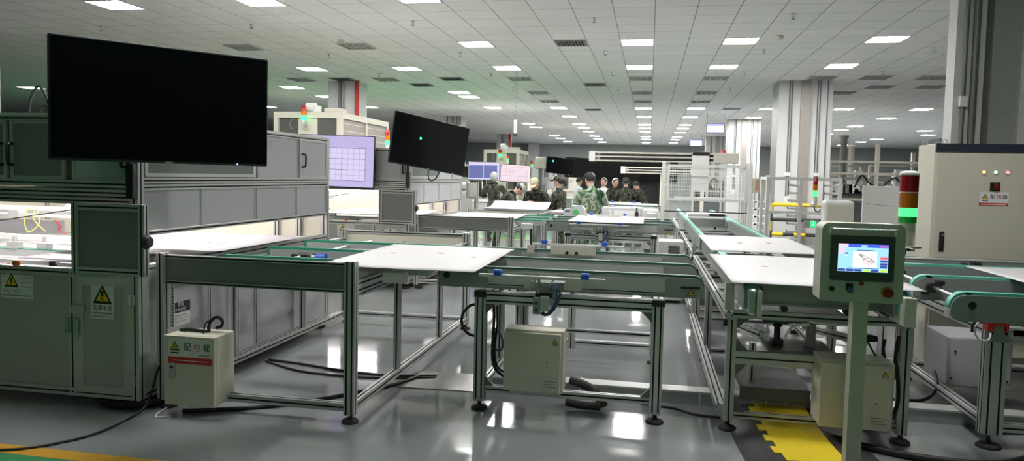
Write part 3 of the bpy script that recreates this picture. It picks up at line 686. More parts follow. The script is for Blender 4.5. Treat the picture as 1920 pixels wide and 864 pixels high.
# ------------------------------------------------------------------ frame conveyor (left)
def make_frame(label):
    r = T('frame_conveyor', label, 'conveyor', (-2.45, 4.3, 0), 'aluminium frame conveyors')
    xa, xb, y0, y1 = -3.205, -1.80, 4.27, 7.25
    ps = [(xa + .03, y0 + .03, 1.035), (xb - .035, y0 + .03, 1.035), (xa + .03, y1, 1.0), (xb - .035, y1, 1.0)]
    for i, (x, y, z) in enumerate(ps): P('post', MB().rail((x, y, .05), (x, y, z), .07 if x > -2 else .055, .06, (0, 1, 0)), AL, r)
    for x in (xa + .03, xb - .035):
        for y in (5.17, 6.3): P('mid_post', MB().rail((x, y, .12), (x, y, .83), .045, .045, (0, 1, 0)), AL, r)
    for x in (xa + .03, xb - .035):
        P('bottom_rail', MB().rail((x, y0 + .06, .1), (x, y1 - .03, .1), .05, .05), AL, r)
        P('top_rail', MB().rail((x, y0 + .06, .865), (x, y1 - .03, .865), .045, .085), AL, r)
    P('bottom_rail', MB().rail((xa + .06, y0 + .03, .1), (xb - .07, y0 + .03, .1), .05, .05), AL, r)
    P('bottom_rail', MB().rail((xa + .06, y1, .1), (xb - .07, y1, .1), .05, .05), AL, r)
    P('front_board', MB().box(xa + .058, xb - .07, y0 + .025, y0 + .037, .855, 1.005), M['panel_d'], r)
    for z in (.845, 1.015): P('board_rail', MB().rail((xa + .058, y0 + .03, z), (xb - .07, y0 + .03, z), .035, .022), AL, r)
    P('rear_board', MB().box(xa + .058, xb - .07, y1 - .005, y1 + .006, .80, .96), M['cream_in'], r)
    for z in (.795, .975): P('board_rail', MB().rail((xa + .058, y1, z), (xb - .07, y1, z), .035, .03), AL, r)
    for y in (4.80, 5.45, 6.10):
        bb_ = P('belt_beam', MB().box(-3.02, -1.47, y - .035, y + .035, .90, .962), M['alu'], r)
        P('belt', MB().box(-3.02, -1.47, y - .022, y + .022, .962, .982).cyl((-3.02, y - .022, .945), (-3.02, y + .022, .945), .036, 0, 16), M['belt'], bb_, 'green belt')
    P('drive_shaft', MB().cyl((-2.62, 4.6, .94), (-2.62, 6.6, .94), .014, 0, 10), M['chrome'], r)
    for x, z in ((-1.88, .80), (-2.5, .875)): P('cross_bar', MB().rail((x, 4.55, z), (x, 7.2, z), .04, .04), AL, r)
    P('motor', MB().bbox(-2.70, -2.56, 5.15, 5.30, .88, .96, .006).cyl((-2.52, 5.22, .93), (-2.44, 5.22, .93), .035, 1, 14).cyl((-2.56, 5.22, .93), (-2.52, 5.22, .93), .025, 2, 12), [M['black'], M['blue'], M['chrome']], r)
    for a_ in ((-2.42, -2.05, 5.62, 5.63, .90, .97), (-1.98, -1.85, 4.62, 4.70, .86, .93), (-1.75, -1.60, 4.62, 4.70, .86, .93)): P('bracket', MB().box(*a_), M['white'], r, 'white bracket')
    for x, y in ((xa + .07, y0 + .03), (xb - .035, y0 + .03), (xa + .07, y1), (xb - .035, y1)): P('foot', foot(MB(), x, y, .06, .055), M['rubber'], r)
    return r
f1 = make_frame('open aluminium frame conveyor with dark front board and white electrical box on its corner')
copy_tree(f1, (0, DY, 0), 'open aluminium frame conveyor with grey front board, beside the machine with tilted screen')
pf = MB().box(-3.142, -3.115, 4.335, 4.34, .53, .84, 0)
for k in range(14): pf.box(-3.134, -3.123, 4.334, 4.335, .54 + k * .021, .55 + k * .021, 1)
P('perforated_strip', pf, [M['label'], M['slot']], f1)
st_ = T('support_table', 'aluminium table behind the second frame conveyor, under the curled white sheet', 'table', (-2.4, 13.3, 0))
for x in (-2.9, -1.95):
    for y in (12.85, 13.95): P('leg', MB().rail((x, y, .012), (x, y, .98), .05, .05, (0, 1, 0)).box(x - .05, x + .05, y - .05, y + .05, 0, .012), AL, st_)
    P('side_rail', MB().rail((x, 12.88, .955), (x, 13.92, .955), .05, .05), AL, st_)
for y in (12.85, 13.95): P('cross_rail', MB().rail((-2.875, y, .955), (-1.975, y, .955), .05, .05), AL, st_)
P('top', MB().box(-2.93, -1.92, 12.82, 13.98, .98, 1.0), M['panel_d'], st_)
P('swing_arm', MB().cyl((-1.85, 12.3, .93), (-1.62, 13.6, .97), .035, 0, 12), M['conduit'], st_)

# ------------------------------------------------------------------ cross transfer conveyor (centre)
def side_plate(mb, x0, x1, y, z0, z1, th=.012, r=.075, m=0):
    pts = [(x0, y, z0), (x1, y, z0), (x1, y, z1 - r)]
    for i in range(1, 9):
        t = i / 8 * PI / 2; pts.append((x1 - r + r * math.cos(t), y, z1 - r + r * math.sin(t)))
    pts += [(x0 + .04, y, z1), (x0, y, z1 - .05)]
    mb.prism(pts[::-1], (0, th, 0), m); return mb
def make_transfer(label):
    r = T('transfer_conveyor', label, 'conveyor', (-.5, 4.8, 0), 'cross transfer conveyors')
    for i, y in enumerate((4.80, 5.45, 6.10)):
        m = MB(); side_plate(m, -1.40, .37, y - .042, .838, .968); side_plate(m, -1.40, .37, y + .03, .838, .968)
        m.box(-1.05, .12, y - .046, y - .042, .855, .955, 3).box(-1.05, .12, y - .047, y - .046, .862, .868, 4)
        m.box(-1.38, .33, y - .03, y + .03, .86, .95, 4)
        bl_ = MB().box(-1.42, .30, y - .026, y + .026, .962, .983).cyl((.30, y - .026, .915), (.30, y + .026, .915), .068, 0, 20).cyl((-1.36, y - .026, .92), (-1.36, y + .026, .92), .05, 0, 20)
        m.box(.22, .34, y - .0475, y - .042, .90, .914, 2).cyl((-1.34, y - .05, .915), (-1.34, y - .042, .915), .022, 2, 14)
        for x in (.13, .17): m.cyl((x, y - .046, .953), (x, y - .042, .953), .006, 5, 8)
        P('belt', bl_, M['belt_d'], P('belt_beam', m, [M['steel'], M['belt_d'], M['black'], M['alu'], M['slot'], M['chrome']], r), 'dark green belt')
    a = tri(MB(), (.285, 4.757, .856), .05, m=0); tri(a, (.285, 4.756, .86), .036, m=1); bolt_mark(a, (.285, 4.755, .858), .036, 0)
    P('warning_sticker', a, [M['ink'], M['yellow']], r)
    for x in (-1.10, .083):
        for y in (4.785, 6.35): P('leg', MB().rail((x, y, .075), (x, y, .80), .075, .075, (0, 1, 0), 0, 1, (2, 2)).box(x - .036, x + .036, y - .03, y + .03, .06, .075), AL, r)
    for x in (-1.12, -.93): P('leg', MB().rail((x, 5.56, .13), (x, 5.56, .80), .06, .06, (0, 1, 0)), AL, r)
    P('leg', MB().rail((-.62, 6.2, .13), (-.62, 6.2, .80), .06, .09, (0, 1, 0)), AL, r)
    for y in (4.785, 6.35): P('cross_beam', MB().rail((-1.06, y, .775), (.045, y, .775), .08, .08, (0, 0, 1), 0, 1, (2, 2)), AL, r)
    for y in (4.785, 6.35): P('bottom_rail', MB().rail((-1.06, y, .145), (.045, y, .145), .045, .045), AL, r)
    for x in (-1.10, .083): P('side_rail', MB().rail((x, 4.82, .145), (x, 6.31, .145), .045, .045), AL, r); P('side_beam', MB().rail((x, 4.82, .785), (x, 6.31, .785), .06, .06), AL, r)
    P('rear_tube', MB().rail((-1.06, 5.95, .33), (.045, 5.95, .33), .035, .035), AL, r)
    for x in (-1.10, .083): P('end_cap', MB().bbox(x - .042, x + .042, 4.742, 4.83, .775, .815, .003), M['black'], r)
    for x, y in ((-1.10, 4.785), (.083, 4.785), (-1.10, 6.35), (.083, 6.35)): P('foot', foot(MB(), x, y, .065, .058), M['rubber'], r)
    # corner brackets
    for x, s_ in ((-1.06, 1), (.045, -1)):
        P('corner_bracket', MB().prism([(x, 4.765, .735), (x + s_ * .07, 4.765, .735), (x, 4.765, .665)], (0, .03, 0)), M['conduit'], r); P('corner_bracket', MB().prism([(x, 4.765, .17), (x + s_ * .06, 4.765, .17), (x, 4.765, .23)], (0, .03, 0)), M['conduit'], r)
    # front and rear aligning bars with blue stoppers
    for nm, yy, zb, xs, x0_, x1_ in (('front', 4.50, .952, (-.93, -.375), -1.055, -.25), ('rear', 6.42, .985, (-.905, -.37), -1.02, -.20)):
        bar = P('aligning_bar', MB().bbox(x0_, x1_, yy - .012, yy + .012, zb, zb + .02, .004), M['bar'], r, nm + ' bar that pushes the sheet straight')
        for x in xs: P('stopper', MB().bbox(x - .027, x + .027, yy - .025, yy + .02, zb + .012, zb + .05, .010, 0, 3), M['blue'], bar)
    P('mount_plate', MB().box(-.80, -.42, 4.748, 4.758, .85, .958).cyl((-.78, 4.748, .948), (-.78, 4.742, .948), .006, 1, 8).cyl((-.71, 4.748, .948), (-.71, 4.742, .948), .006, 1, 8).cyl((-.64, 4.748, .948), (-.64, 4.742, .948), .006, 1, 8).cyl((-.57, 4.748, .948), (-.57, 4.742, .948), .006, 1, 8).cyl((-.50, 4.748, .948), (-.50, 4.742, .948), .006, 1, 8), [M['hmi'], M['chrome']], r)
    c = P('pneumatic_cylinder', MB().bbox(-.70, -.60, 4.56, 4.748, .862, .925, .004).bbox(-.585, -.51, 4.55, 4.70, .875, .93, .004).cyl((-.725, 4.6, .86), (-.725, 4.6, .93), .009, 2, 10)
          .bbox(-.70, -.655, 4.49, 4.60, .73, .835, .004).bbox(-.655, -.60, 4.49, 4.73, .75, .845, .006, 1).box(-.69, -.58, 4.52, 4.76, .835, .865, 3).cyl((-.665, 4.508, .952), (-.665, 4.508, .86), .01, 2, 10).cyl((-.678, 4.488, .80), (-.678, 4.49, .80), .010, 3, 10).cyl((-.678, 4.488, .757), (-.678, 4.49, .757), .010, 3, 10),
          [M['steel'], M['alu'], M['chrome'], M['black']], r)
    P('air_hose', MB().tube([(-.57, 4.54, .91), (-.55, 4.5, .86), (-.56, 4.5, .80), (-.61, 4.5, .73), (-.65, 4.51, .735)], .008).tube([(-.58, 4.54, .92), (-.53, 4.5, .87), (-.55, 4.5, .79), (-.60, 4.5, .73), (-.64, 4.53, .74)], .007), M['bluetube'], c)
    P('mount_plate', MB().box(-1.00, -.94, 6.03, 6.042, .95, 1.02, 0), M['cream'], r)
    P('mount_plate', MB().box(-.80, -.42, 6.03, 6.042, .95, 1.02, 0).cyl((-.66, 6.03, .965), (-.66, 6.02, .965), .014, 1, 10).cyl((-.58, 6.03, .965), (-.58, 6.02, .965), .014, 1, 10), [M['cream'], M['black']], r)
    return r
c1 = make_transfer('cross transfer conveyor standing over the cream box and coiled hoses, no sheet on it')
copy_tree(c1, (0, 5.35, 0), 'second cross transfer conveyor, carrying a white sheet, in front of the camouflage jacket')
copy_tree(c1, (0, 12.0, 0), 'third cross transfer conveyor, far back in front of the dark-clad workers')
# ------------------------------------------------------------------ long conveyor along the aisle (right)
def end_plate(mb, x, y0, y1, z0, z1, th, r, m=0):
    """side plate in the YZ plane with a rounded front end at y0"""
    pts = [(x, y1, z0), (x, y1, z1), (x, y0 + r, z1)]
    for i in range(1, 9):
        t = PI / 2 + i / 8 * PI / 2; pts.append((x, y0 + r + r * math.cos(t), z1 - r + r * math.sin(t)))
    pts.append((x, y0, z0)); mb.prism(pts, (th, 0, 0), m); return mb
def make_long(label, front=True):
    r = T('long_conveyor', label, 'conveyor', (1.05, 4.75, 0), 'long conveyors on the right')
    y0, y1 = 4.75, 8.05
    for x in (.545, 1.575):
        for y in (y0 + .03, 6.55, y1):
            P('leg', MB().rail((x, y, .06), (x, y, .735), .06, .06, (0, 1, 0)), AL, r)
        P('side_rail', MB().rail((x - .03, y0 - .1, .76), (x - .03, y1, .76), .05, .05), AL, r)
        P('bottom_side_rail', MB().rail((x - .04, y0 + .06, .125), (x - .04, y1, .125), .07, .05), AL, r)
        for y in (y0 + .03, 6.55, y1): P('foot', foot(MB(), x, y, .06, .058), M['rubber'], r)
    for y in (y0 + .03, 6.55, y1):
        P('cross_rail', MB().rail((.515, y - .02, .757), (1.61, y - .02, .757), .05, .05), AL, r)
        P('bottom_rail', MB().rail((.575, y, .10), (1.545, y, .10), .045, .04), AL, r)
    P('mid_rail', MB().rail((.575, y0 + .03, .475), (1.545, y0 + .03, .475), .05, .085, (0, 0, 1), 0, 1, (2, 1)), AL, r)
    for x in (.63, 1.47):
        m = MB(); end_plate(m, x - .045, y0 - .2, y1 + .1, .82, .968, .01, .07, 0); end_plate(m, x + .035, y0 - .2, y1 + .1, .82, .968, .01, .07, 0)
        m.box(x - .03, x + .03, y0 - .12, y1 + .08, .84, .96, 2).cyl((x - .032, y0 - .12, .90), (x + .032, y0 - .12, .90), .075, 3, 20)
        P('belt', MB().box(x - .03, x + .03, y0 - .12, y1 + .08, .962, .982).cyl((x - .03, y0 - .12, .90), (x + .03, y0 - .12, .90), .082, 0, 20), M['belt2'], P('belt_beam', m, [M['steel'], M['belt2'], M['slot'], M['chrome'], M['hmi']], r), 'teal belt')
    P('belt_end_cover', MB().bbox(.605, .655, y0 - .24, y0 - .04, .79, .955, .018, 0, 3).bbox(.657, .685, y0 - .245, y0 - .10, .785, .945, .003, 2).cyl((.598, y0 - .14, .89), (.606, y0 - .14, .89), .05, 1, 18), [M['chrome'], M['steel'], M['hmi']], r)
    P('belt_end_cover', MB().bbox(1.455, 1.515, y0 - .24, y0 - .03, .78, .95, .01, 0, 3).bbox(1.47, 1.535, y0 - .25, y0 - .235, .775, .945, .003, 1).cyl((1.448, y0 - .16, .89), (1.456, y0 - .16, .89), .03, 2, 16), [M['white'], M['hmi'], M['chrome']], r)
    P('front_plate', MB().box(.66, 1.46, y0 - .02, y0 - .008, .825, .955).box(.66, 1.46, y0 - .035, y0 - .02, .825, .84).cyl((.70, y0 - .03, .92), (.70, y0 - .02, .92), .022, 1, 14), [M['steel'], M['black']], r)
    for x in (.85, 1.22): P('cap', MB().cyl((x, y0 - .04, .81), (x, y0 + .02, .81), .022, 0, 10), M['black'], r)
    P('lift_table', MB().box(.78, 1.36, 5.05, 5.9, .66, .69, 0).box(.86, 1.3, 5.3, 5.7, .40, .42, 1).cyl((.94, 5.45, .42), (.94, 5.45, .56), .022, 2, 12).cyl((.94, 5.45, .56), (.94, 5.45, .645), .035, 2, 12).bbox(.90, .98, 5.41, 5.49, .41, .47, .005, 2).cyl((1.18, 5.5, .42), (1.18, 5.5, .66), .035, 3, 14), [M['conduit'], M['conduit'], M['black'], M['alu']], r)
    for x in (.74, 1.34): P('inner_rail', MB().rail((x, 4.8, .62), (x, 6.5, .36), .05, .05), AL, r)
    P('inner_post', MB().rail((.76, 5.35, .13), (.76, 5.35, .45), .045, .045, (0, 1, 0)).box(.68, .84, 5.27, 5.43, .11, .13), AL, r)
    P('tray', MB().box(.66, 1.12, 5.15, 5.75, .17, .185).box(.66, 1.12, 5.15, 5.16, .10, .17), M['conduit'], r)
    P('hose', MB().tube([(1.0, 4.72, .72), (.95, 4.71, .715), (.90, 4.71, .70), (.87, 4.70, .66), (.86, 4.7, .63)], .009).tube([(1.0, 4.72, .735), (1.15, 4.72, .728), (1.3, 4.725, .728)], .007), M['white'], r)
    P('sensor_bracket', MB().box(.495, .55, y0 - .03, y0 - .015, .785, .955, 0).box(.495, .51, y0 - .015, y0 + .06, .76, .94, 0), M['hmi'], r)
    P('knob', MB().cyl((.49, y0 + .0, .70), (.515, y0 + .0, .70), .025, 0, 12), M['black'], r)
    P('sensor', MB().bbox(1.30, 1.42, 4.78, 4.84, .62, .66, .01), M['black'], r)
    P('cable_bundle', MB().tube([(1.52, 4.72, .68), (1.50, 4.70, .55), (1.52, 4.70, .42), (1.53, 4.71, .28), (1.50, 4.70, .17)], .012).tube([(1.36, 4.8, .63), (1.42, 4.74, .52), (1.5, 4.72, .50)], .006).tube([(1.46, 4.78, .64), (1.44, 4.74, .58), (1.47, 4.73, .50), (1.52, 4.72, .46)], .01), M['cable'], r)
    for p3 in (((.575, .60), (.575, .52), (.65, .52)), ((.575, .43), (.575, .35), (.65, .43)), ((.575, .20), (.575, .12), (.65, .12)), ((.575, .73), (.575, .66), (.66, .73))):
        P('corner_bracket', MB().prism([(x, y0 + .02, z) for x, z in p3], (0, .03, 0)), M['conduit'], r)
    return r
r1 = make_long('long conveyor behind the operator panel post, carrying two white sheets')
r2_ = copy_tree(r1, (-.104, 3.75, 0), 'long conveyor with bare teal belts, running back under the mesh guard')
r3_ = copy_tree(r1, (-.104, 7.6, 0), 'long conveyor in the distance behind the mesh guard')

r2_.scale.x = r3_.scale.x = .8
# ------------------------------------------------------------------ far right infeed conveyor
r = T('infeed_conveyor', 'conveyor with rounded teal belt ends and a red clamp on its wide leg', 'conveyor', (2.6, 5.3, 0))
def round_left(mb, x0, x1, y, z0, z1, th, rr, m=0):
    pts = [(x1, y, z0), (x1, y, z1), (x0 + rr, y, z1)]
    for i in range(1, 9):
        t = PI / 2 + i / 8 * PI / 2; pts.append((x0 + rr + rr * math.cos(t), y, z1 - rr + rr * math.sin(t)))
    pts += [(x0, y, z0 + .03), (x0 + .05, y, z0)]; mb.prism(pts, (0, th, 0), m); return mb
for i, (y, x0) in enumerate(((4.62, 1.745), (5.40, 1.80), (6.15, 1.86))):
    m = MB(); round_left(m, x0, 3.6, y - .04, .815, .968, .012, .08); round_left(m, x0, 3.6, y + .03, .815, .968, .012, .08)
    m.box(x0 + .07, 3.6, y - .03, y + .03, .84, .95, 2)
    bl_ = MB().box(x0 + .08, 3.6, y - .026, y + .026, .966, .984).cyl((x0 + .078, y - .026, .896), (x0 + .078, y + .026, .896), .088, 0, 28)
    m.cyl((x0 + .11, y - .046, .91), (x0 + .11, y - .04, .91), .022, 3, 16).box(x0 - .012, x0 + .015, y - .03, y + .03, .83, .885, 4)
    for x in (.27, .31): m.cyl((x0 + x, y - .043, .945), (x0 + x, y - .04, .945), .005, 5, 8)
    P('belt', bl_, M['belt2'], P('belt_beam', m, [M['steel'], M['belt2'], M['slot'], M['black'], M['white'], M['chrome']], r), 'teal belt')
P('drive_shaft', MB().cyl((1.90, 4.66, .905), (1.93, 6.1, .905), .013, 0, 10).cyl((1.905, 5.31, .905), (1.908, 5.36, .905), .032, 1, 14).bbox(1.93, 1.975, 5.30, 5.36, .925, .955, .006, 1).bbox(1.845, 1.885, 5.30, 5.36, .86, .89, .006, 1), [M['chrome'], M['black']], r)
for x, y in ((2.10, 4.85), (3.4, 4.85), (2.10, 6.4), (3.4, 6.4)):
    P('leg', MB().rail((x, y, .085), (x, y, .76), .12, .075, (0, 1, 0), 0, 1, (2, 2)), AL, r); P('foot', foot(MB(), x, y, .085, .07), M['rubber'], r)
P('leg_plate', MB().box(2.035, 2.165, 4.80, 4.812, .66, .735).box(2.06, 2.115, 4.77, 4.812, .735, .775).cyl((2.06, 4.79, .715), (2.06, 4.806, .715), .009, 1, 8).cyl((2.14, 4.79, .715), (2.14, 4.806, .715), .009, 1, 8), [M['steel'], M['slot']], r)
P('clamp', MB().box(2.02, 2.135, 4.76, 4.83, .765, .805, 0).box(2.02, 2.05, 4.76, 4.83, .735, .765, 0).box(2.12, 2.135, 4.76, 4.83, .735, .765, 0), M['red'], r, 'dark red clamp')
P('clamp_lever', MB().tube([(2.03, 4.79, .785), (1.97, 4.78, .78), (1.95, 4.78, .77), (1.945, 4.78, .72)], .010), M['black'], r)
for y in (4.85, 6.4):
    P('cross_rail', MB().rail((2.16, y, .70), (3.34, y, .70), .05, .10), AL, r); P('bottom_rail', MB().rail((2.16, y, .13), (3.34, y, .13), .05, .05), AL, r)
for x in (2.10, 3.4):
    P('bottom_rail', MB().rail((x + .02, 4.89, .13), (x + .02, 6.36, .13), .06, .05), AL, r); P('side_beam', MB().rail((x - .02, 4.89, .735), (x - .02, 6.56, .735), .05, .09), AL, r)
P('switch_plate', MB().box(2.18, 2.45, 4.80, 4.82, .665, .74, 0).box(2.18, 2.45, 4.80, 4.805, .705, .74, 1).cyl((2.25, 4.795, .685), (2.25, 4.80, .685), .008, 1, 8).cyl((2.30, 4.795, .685), (2.30, 4.80, .685), .008, 1, 8), [M['steel'], M['white']], r)
P('loose_wire', MB().tube([(1.95, 4.7, .80), (1.92, 4.69, .76), (1.94, 4.69, .70), (2.0, 4.70, .69), (2.02, 4.72, .73)], .006), M['label'], r)
P('air_hose', MB().tube([(1.70, 5.30, .90), (1.68, 5.2, .86), (1.70, 5.15, .79), (1.72, 5.14, .72)], .012).tube([(1.74, 5.30, .90), (1.73, 5.2, .84), (1.74, 5.16, .74)], .012), M['bluetube'], r)
gb = T('drive_box', 'grey metal box low under the conveyor with the red clamp', 'electrical box', (2.38, 5.95, 0))
P('body', MB().bbox(2.17, 2.60, 5.72, 6.15, .14, .50, .006).box(2.18, 2.59, 5.712, 5.72, .15, .49), M['panel'], gb)
for x in (2.22, 2.55): P('stand', MB().rail((x, 5.95, .0), (x, 5.95, .14), .05, .3), AL, gb)
P('screw', MB().cyl((2.22, 5.705, .40), (2.22, 5.712, .40), .008, 0, 8).cyl((2.55, 5.705, .38), (2.55, 5.712, .38), .008, 0, 8).cyl((2.2, 5.705, .20), (2.2, 5.712, .20), .008, 0, 8).cyl((2.57, 5.705, .20), (2.57, 5.712, .20), .008, 0, 8), M['slot'], gb)
# rear conveyor in front of the big cabinet
r = T('side_conveyor', 'grey conveyor running sideways just in front of the big cream cabinet', 'conveyor', (2.7, 6.7, 0))
m = MB(); m.box(1.9, 4.2, 6.58, 6.60, .86, .97, 0).box(1.9, 4.2, 6.68, 6.70, .86, .99, 0).box(1.9, 4.2, 6.60, 6.68, .975, .985, 1).box(1.9, 2.5, 6.57, 6.58, .88, .93, 2).box(2.75, 3.5, 6.57, 6.58, .88, .93, 2)
for x in (2.02, 2.06): m.cyl((x, 6.575, .955), (x, 6.58, .955), .006, 3, 8)
P('belt_beam', m, [M['steel'], M['alu'], M['panel_d'], M['chrome']], r)
P('sensor', MB().bbox(2.56, 2.60, 6.54, 6.60, .90, .96, .004).bbox(2.63, 2.70, 6.53, 6.60, .90, .97, .004), M['black'], r)
for x in (2.0, 4.0): P('leg', MB().rail((x, 6.64, .02), (x, 6.64, .86), .06, .06, (0, 1, 0)).box(x - .05, x + .05, 6.6, 6.68, 0, .02), AL, r)

# ------------------------------------------------------------------ white sheets
def sheet(label, x0, x1, y0, y1, z, marks, dx=0.0, curl=None):
    n = 14; m = MB(); th = .004; vs = []
    def zz(x, y):
        fx = (x - x0) / (x1 - x0); fy = (y - y0) / (y1 - y0); d = 0
        if curl: d = curl(fx, fy)
        return z + d + .0012 * math.sin(fx * 9 + fy * 4)
    for k in (0, 1):
        for j in range(n + 1):
            for i in range(n + 1):
                x = x0 + (x1 - x0) * i / n; y = y0 + (y1 - y0) * j / n
                vs.append((x + dx * (j / n), y, zz(x, y) + (th if k else 0)))
    N = (n + 1) ** 2; fs = []
    for j in range(n):
        for i in range(n):
            a = j * (n + 1) + i
            fs.append((a, a + n + 1, a + n + 2, a + 1)); fs.append((N + a, N + a + 1, N + a + n + 2, N + a + n + 1))
    for i in range(n):
        a, b_ = i, i + 1; fs.append((a, b_, N + b_, N + a)); a, b_ = n * (n + 1) + i, n * (n + 1) + i + 1; fs.append((b_, a, N + a, N + b_))
        a, b_ = i * (n + 1), (i + 1) * (n + 1); fs.append((b_, a, N + a, N + b_)); a, b_ = i * (n + 1) + n, (i + 1) * (n + 1) + n; fs.append((a, b_, N + b_, N + a))
    m.add(vs, fs, 0, True)
    if not marks: return solo('white_sheet', m, M['sheet'], label, 'sheet', (x0, y0, z), 'white backsheet panels')
    r = T('white_sheet', label, 'sheet', (x0, y0, z), 'white backsheet panels'); P('sheet', m, M['sheet'], r)
    for (fx, fy) in marks:
        x = x0 + (x1 - x0) * fx + dx * fy; y = y0 + (y1 - y0) * fy
        P('ribbon', MB().box(x - .022, x + .022, y - .004, y + .004, zz(x, y) + th - .001, zz(x, y) + th + .004), M['tan'], r)
    return r
sheet('large white sheet lying across the frame conveyor with the dark front board', -2.13, -1.07, 4.42, 5.95, .985, [(.22, .55), (.55, .62), (.82, .52)], -.02)
sheet('white sheet on the long conveyor, its corner hidden behind the operator panel', .51, 1.59, 4.52, 6.20, .985, [(.30, .55), (.72, .52)], 0)
sheet('white sheet on the long conveyor, behind the sheet that meets the operator panel', .55, 1.50, 6.52, 8.30, .985, [(.36, .5), (.66, .55)])
sheet('white sheet on the teal-ended conveyor, in front of the cream cabinet', 2.39, 3.45, 4.55, 6.05, .985, [])
sheet('white sheet on the second cross conveyor, in front of the camouflage jacket', -1.10, -.06, 9.95, 11.75, .988, [])
sheet('white sheet on the second frame conveyor, just behind its front board', -2.95, -1.85, 9.85, 11.4, .988, [], -.05)
sheet('brightly lit white sheet sliding out of the side opening of the machine with caution door', -4.60, -3.15, 4.72, 6.32, .985, [(.70, .45), (.82, .40), (.45, .70)], 0, lambda fx, fy: .02 * max(0, .12 - fy) / .12)
sheet('small lit part of a white sheet inside the machine, above the NOTICE sticker', -4.42, -3.7, 4.42, 4.95, .935, [(.1, .35)])
sheet('lit white sheet inside the second machine', -4.9, -3.3, 10.0, 11.7, .992, [])
sheet('curled white sheet on the third frame conveyor, in front of the bending workers', -2.93, -1.83, 12.75, 13.85, 1.004, [], -.02, lambda fx, fy: .10 * (max(0, fy - .55) / .45) ** 1.3)
sheet('white sheet on the far cross conveyor, in front of the dark-clad workers', -1.15, .2, 16.9, 18.0, .99, [])

# ------------------------------------------------------------------ electrical boxes
def text_cn(box, x, y, z):
    a = MB().box(x - .155, x + .155, y - .0012, y, z + .005, z + .125, 0).box(x - .155, x + .155, y - .0014, y, z - .04, z + .004, 1)
    lb = P('label_plate', a, [M['label'], M['redink']], box)
    q = tri(MB(), (x - .108, y - .0012, z + .045), .07, m=0); tri(q, (x - .108, y - .0022, z + .052), .050, m=1); bolt_mark(q, (x - .108, y - .0032, z + .048), .052, 0); q.box(x - .135, x - .08, y - .0022, y - .0012, z + .026, z + .034, 0)
    P('warning_triangle', q, [M['ink'], M['yellow']], lb)
    for ch, dx, mm in (('配', -.02, M['ink']), ('电', .05, M['redink']), ('箱', .12, M['ink'])): text(ch, .055, (x + dx, y - .0016, z + .068), FRONT, 'label_text', lb, mm)
    P('small_print', MB().box(x - .12, x + .12, y - .0024, y - .0014, z - .020, z - .016).box(x + .06, x + .14, y - .0022, y - .0012, z + .018, z + .026, 1), [M['label'], M['greyink']], lb)
    return lb
eb = T('distribution_box', 'white electrical box with red-striped label hung on the frame conveyor corner', 'electrical box', (-2.93, 4.2, .08))
P('body', MB().bbox(-3.085, -2.735, 4.15, 4.36, .08, .53, .006), M['beige'], eb)
d = P('door', MB().bbox(-3.093, -2.735, 4.128, 4.15, .075, .528, .004), M['beige'], eb)
P('handle', MB().bbox(-3.045, -3.01, 4.116, 4.128, .255, .355, .012, 0, 3).cyl((-3.028, 4.112, .325), (-3.028, 4.117, .325), .009, 1, 12), [M['panel'], M['ink']], d)
text_cn(d, -2.905, 4.128, .388)
P('cable_gland', MB().tube([(-3.06, 4.25, .535), (-3.0, 4.25, .545), (-2.92, 4.25, .54), (-2.86, 4.26, .535)], .012).tube([(-2.86, 4.26, .53), (-2.865, 4.28, .59), (-2.83, 4.3, .625), (-2.795, 4.31, .605), (-2.80, 4.31, .565), (-2.835, 4.30, .555)], .011).tube([(-2.87, 4.22, .53), (-2.86, 4.22, .59), (-2.83, 4.22, .62)], .005), M['cable'], eb)
eb.location.x += .05
def elbox(label, x0, x1, y0, y1, z0, z1, key):
    r = T('control_box', label, 'electrical box', ((x0 + x1) / 2, y0, z0), 'cream boxes under conveyors')
    P('body', MB().bbox(x0 + .004, x1 - .002, y0 + .02, y1, z0, z1 - .004, .006), M['beige'], r)
    dd = P('door', MB().bbox(x0, x1 - .02, y0, y0 + .02, z0, z1 - .02, .004), M['beige'], r)
    P('lock', MB().cyl((key[0], y0 - .006, key[1]), (key[0], y0, key[1]), .016, 0, 16).box(key[0] - .003, key[0] + .003, y0 - .008, y0 - .006, key[1] - .008, key[1] + .008, 1), [M['alu'], M['slot']], dd)
    warn_sticker(dd, x1 - .06, y0, z1 - .085, .042)
    lp = MB().box(x1 - .135, x1 - .03, y0 - .001, y0, z0 + .03, z0 + .09, 0)
    for k in range(3): lp.box(x1 - .13, x1 - .04 - .015 * (k % 2), y0 - .002, y0 - .001, z0 + .038 + .018 * k, z0 + .044 + .018 * k, 1)
    P('print_plate', lp, [M['beige'], M['greyink']], dd); return r
cb = elbox('cream electrical box hanging under the cross conveyor, beside the coiled hoses', -.905, -.51, 4.62, 4.80, .19, .60, (-.615, .395))
P('hanger', MB().box(-.85, -.55, 4.8, 4.83, .17, .19).box(-.87, -.53, 4.66, 4.80, .168, .19), M['alu'], cb)
rb = elbox('cream electrical box under the long conveyor, partly behind the panel post', 1.045, 1.465, 4.56, 4.80, .135, .545, (1.36, .30))
P('hanger', MB().box(1.08, 1.43, 4.70, 4.80, .119, .135), M['alu'], rb)
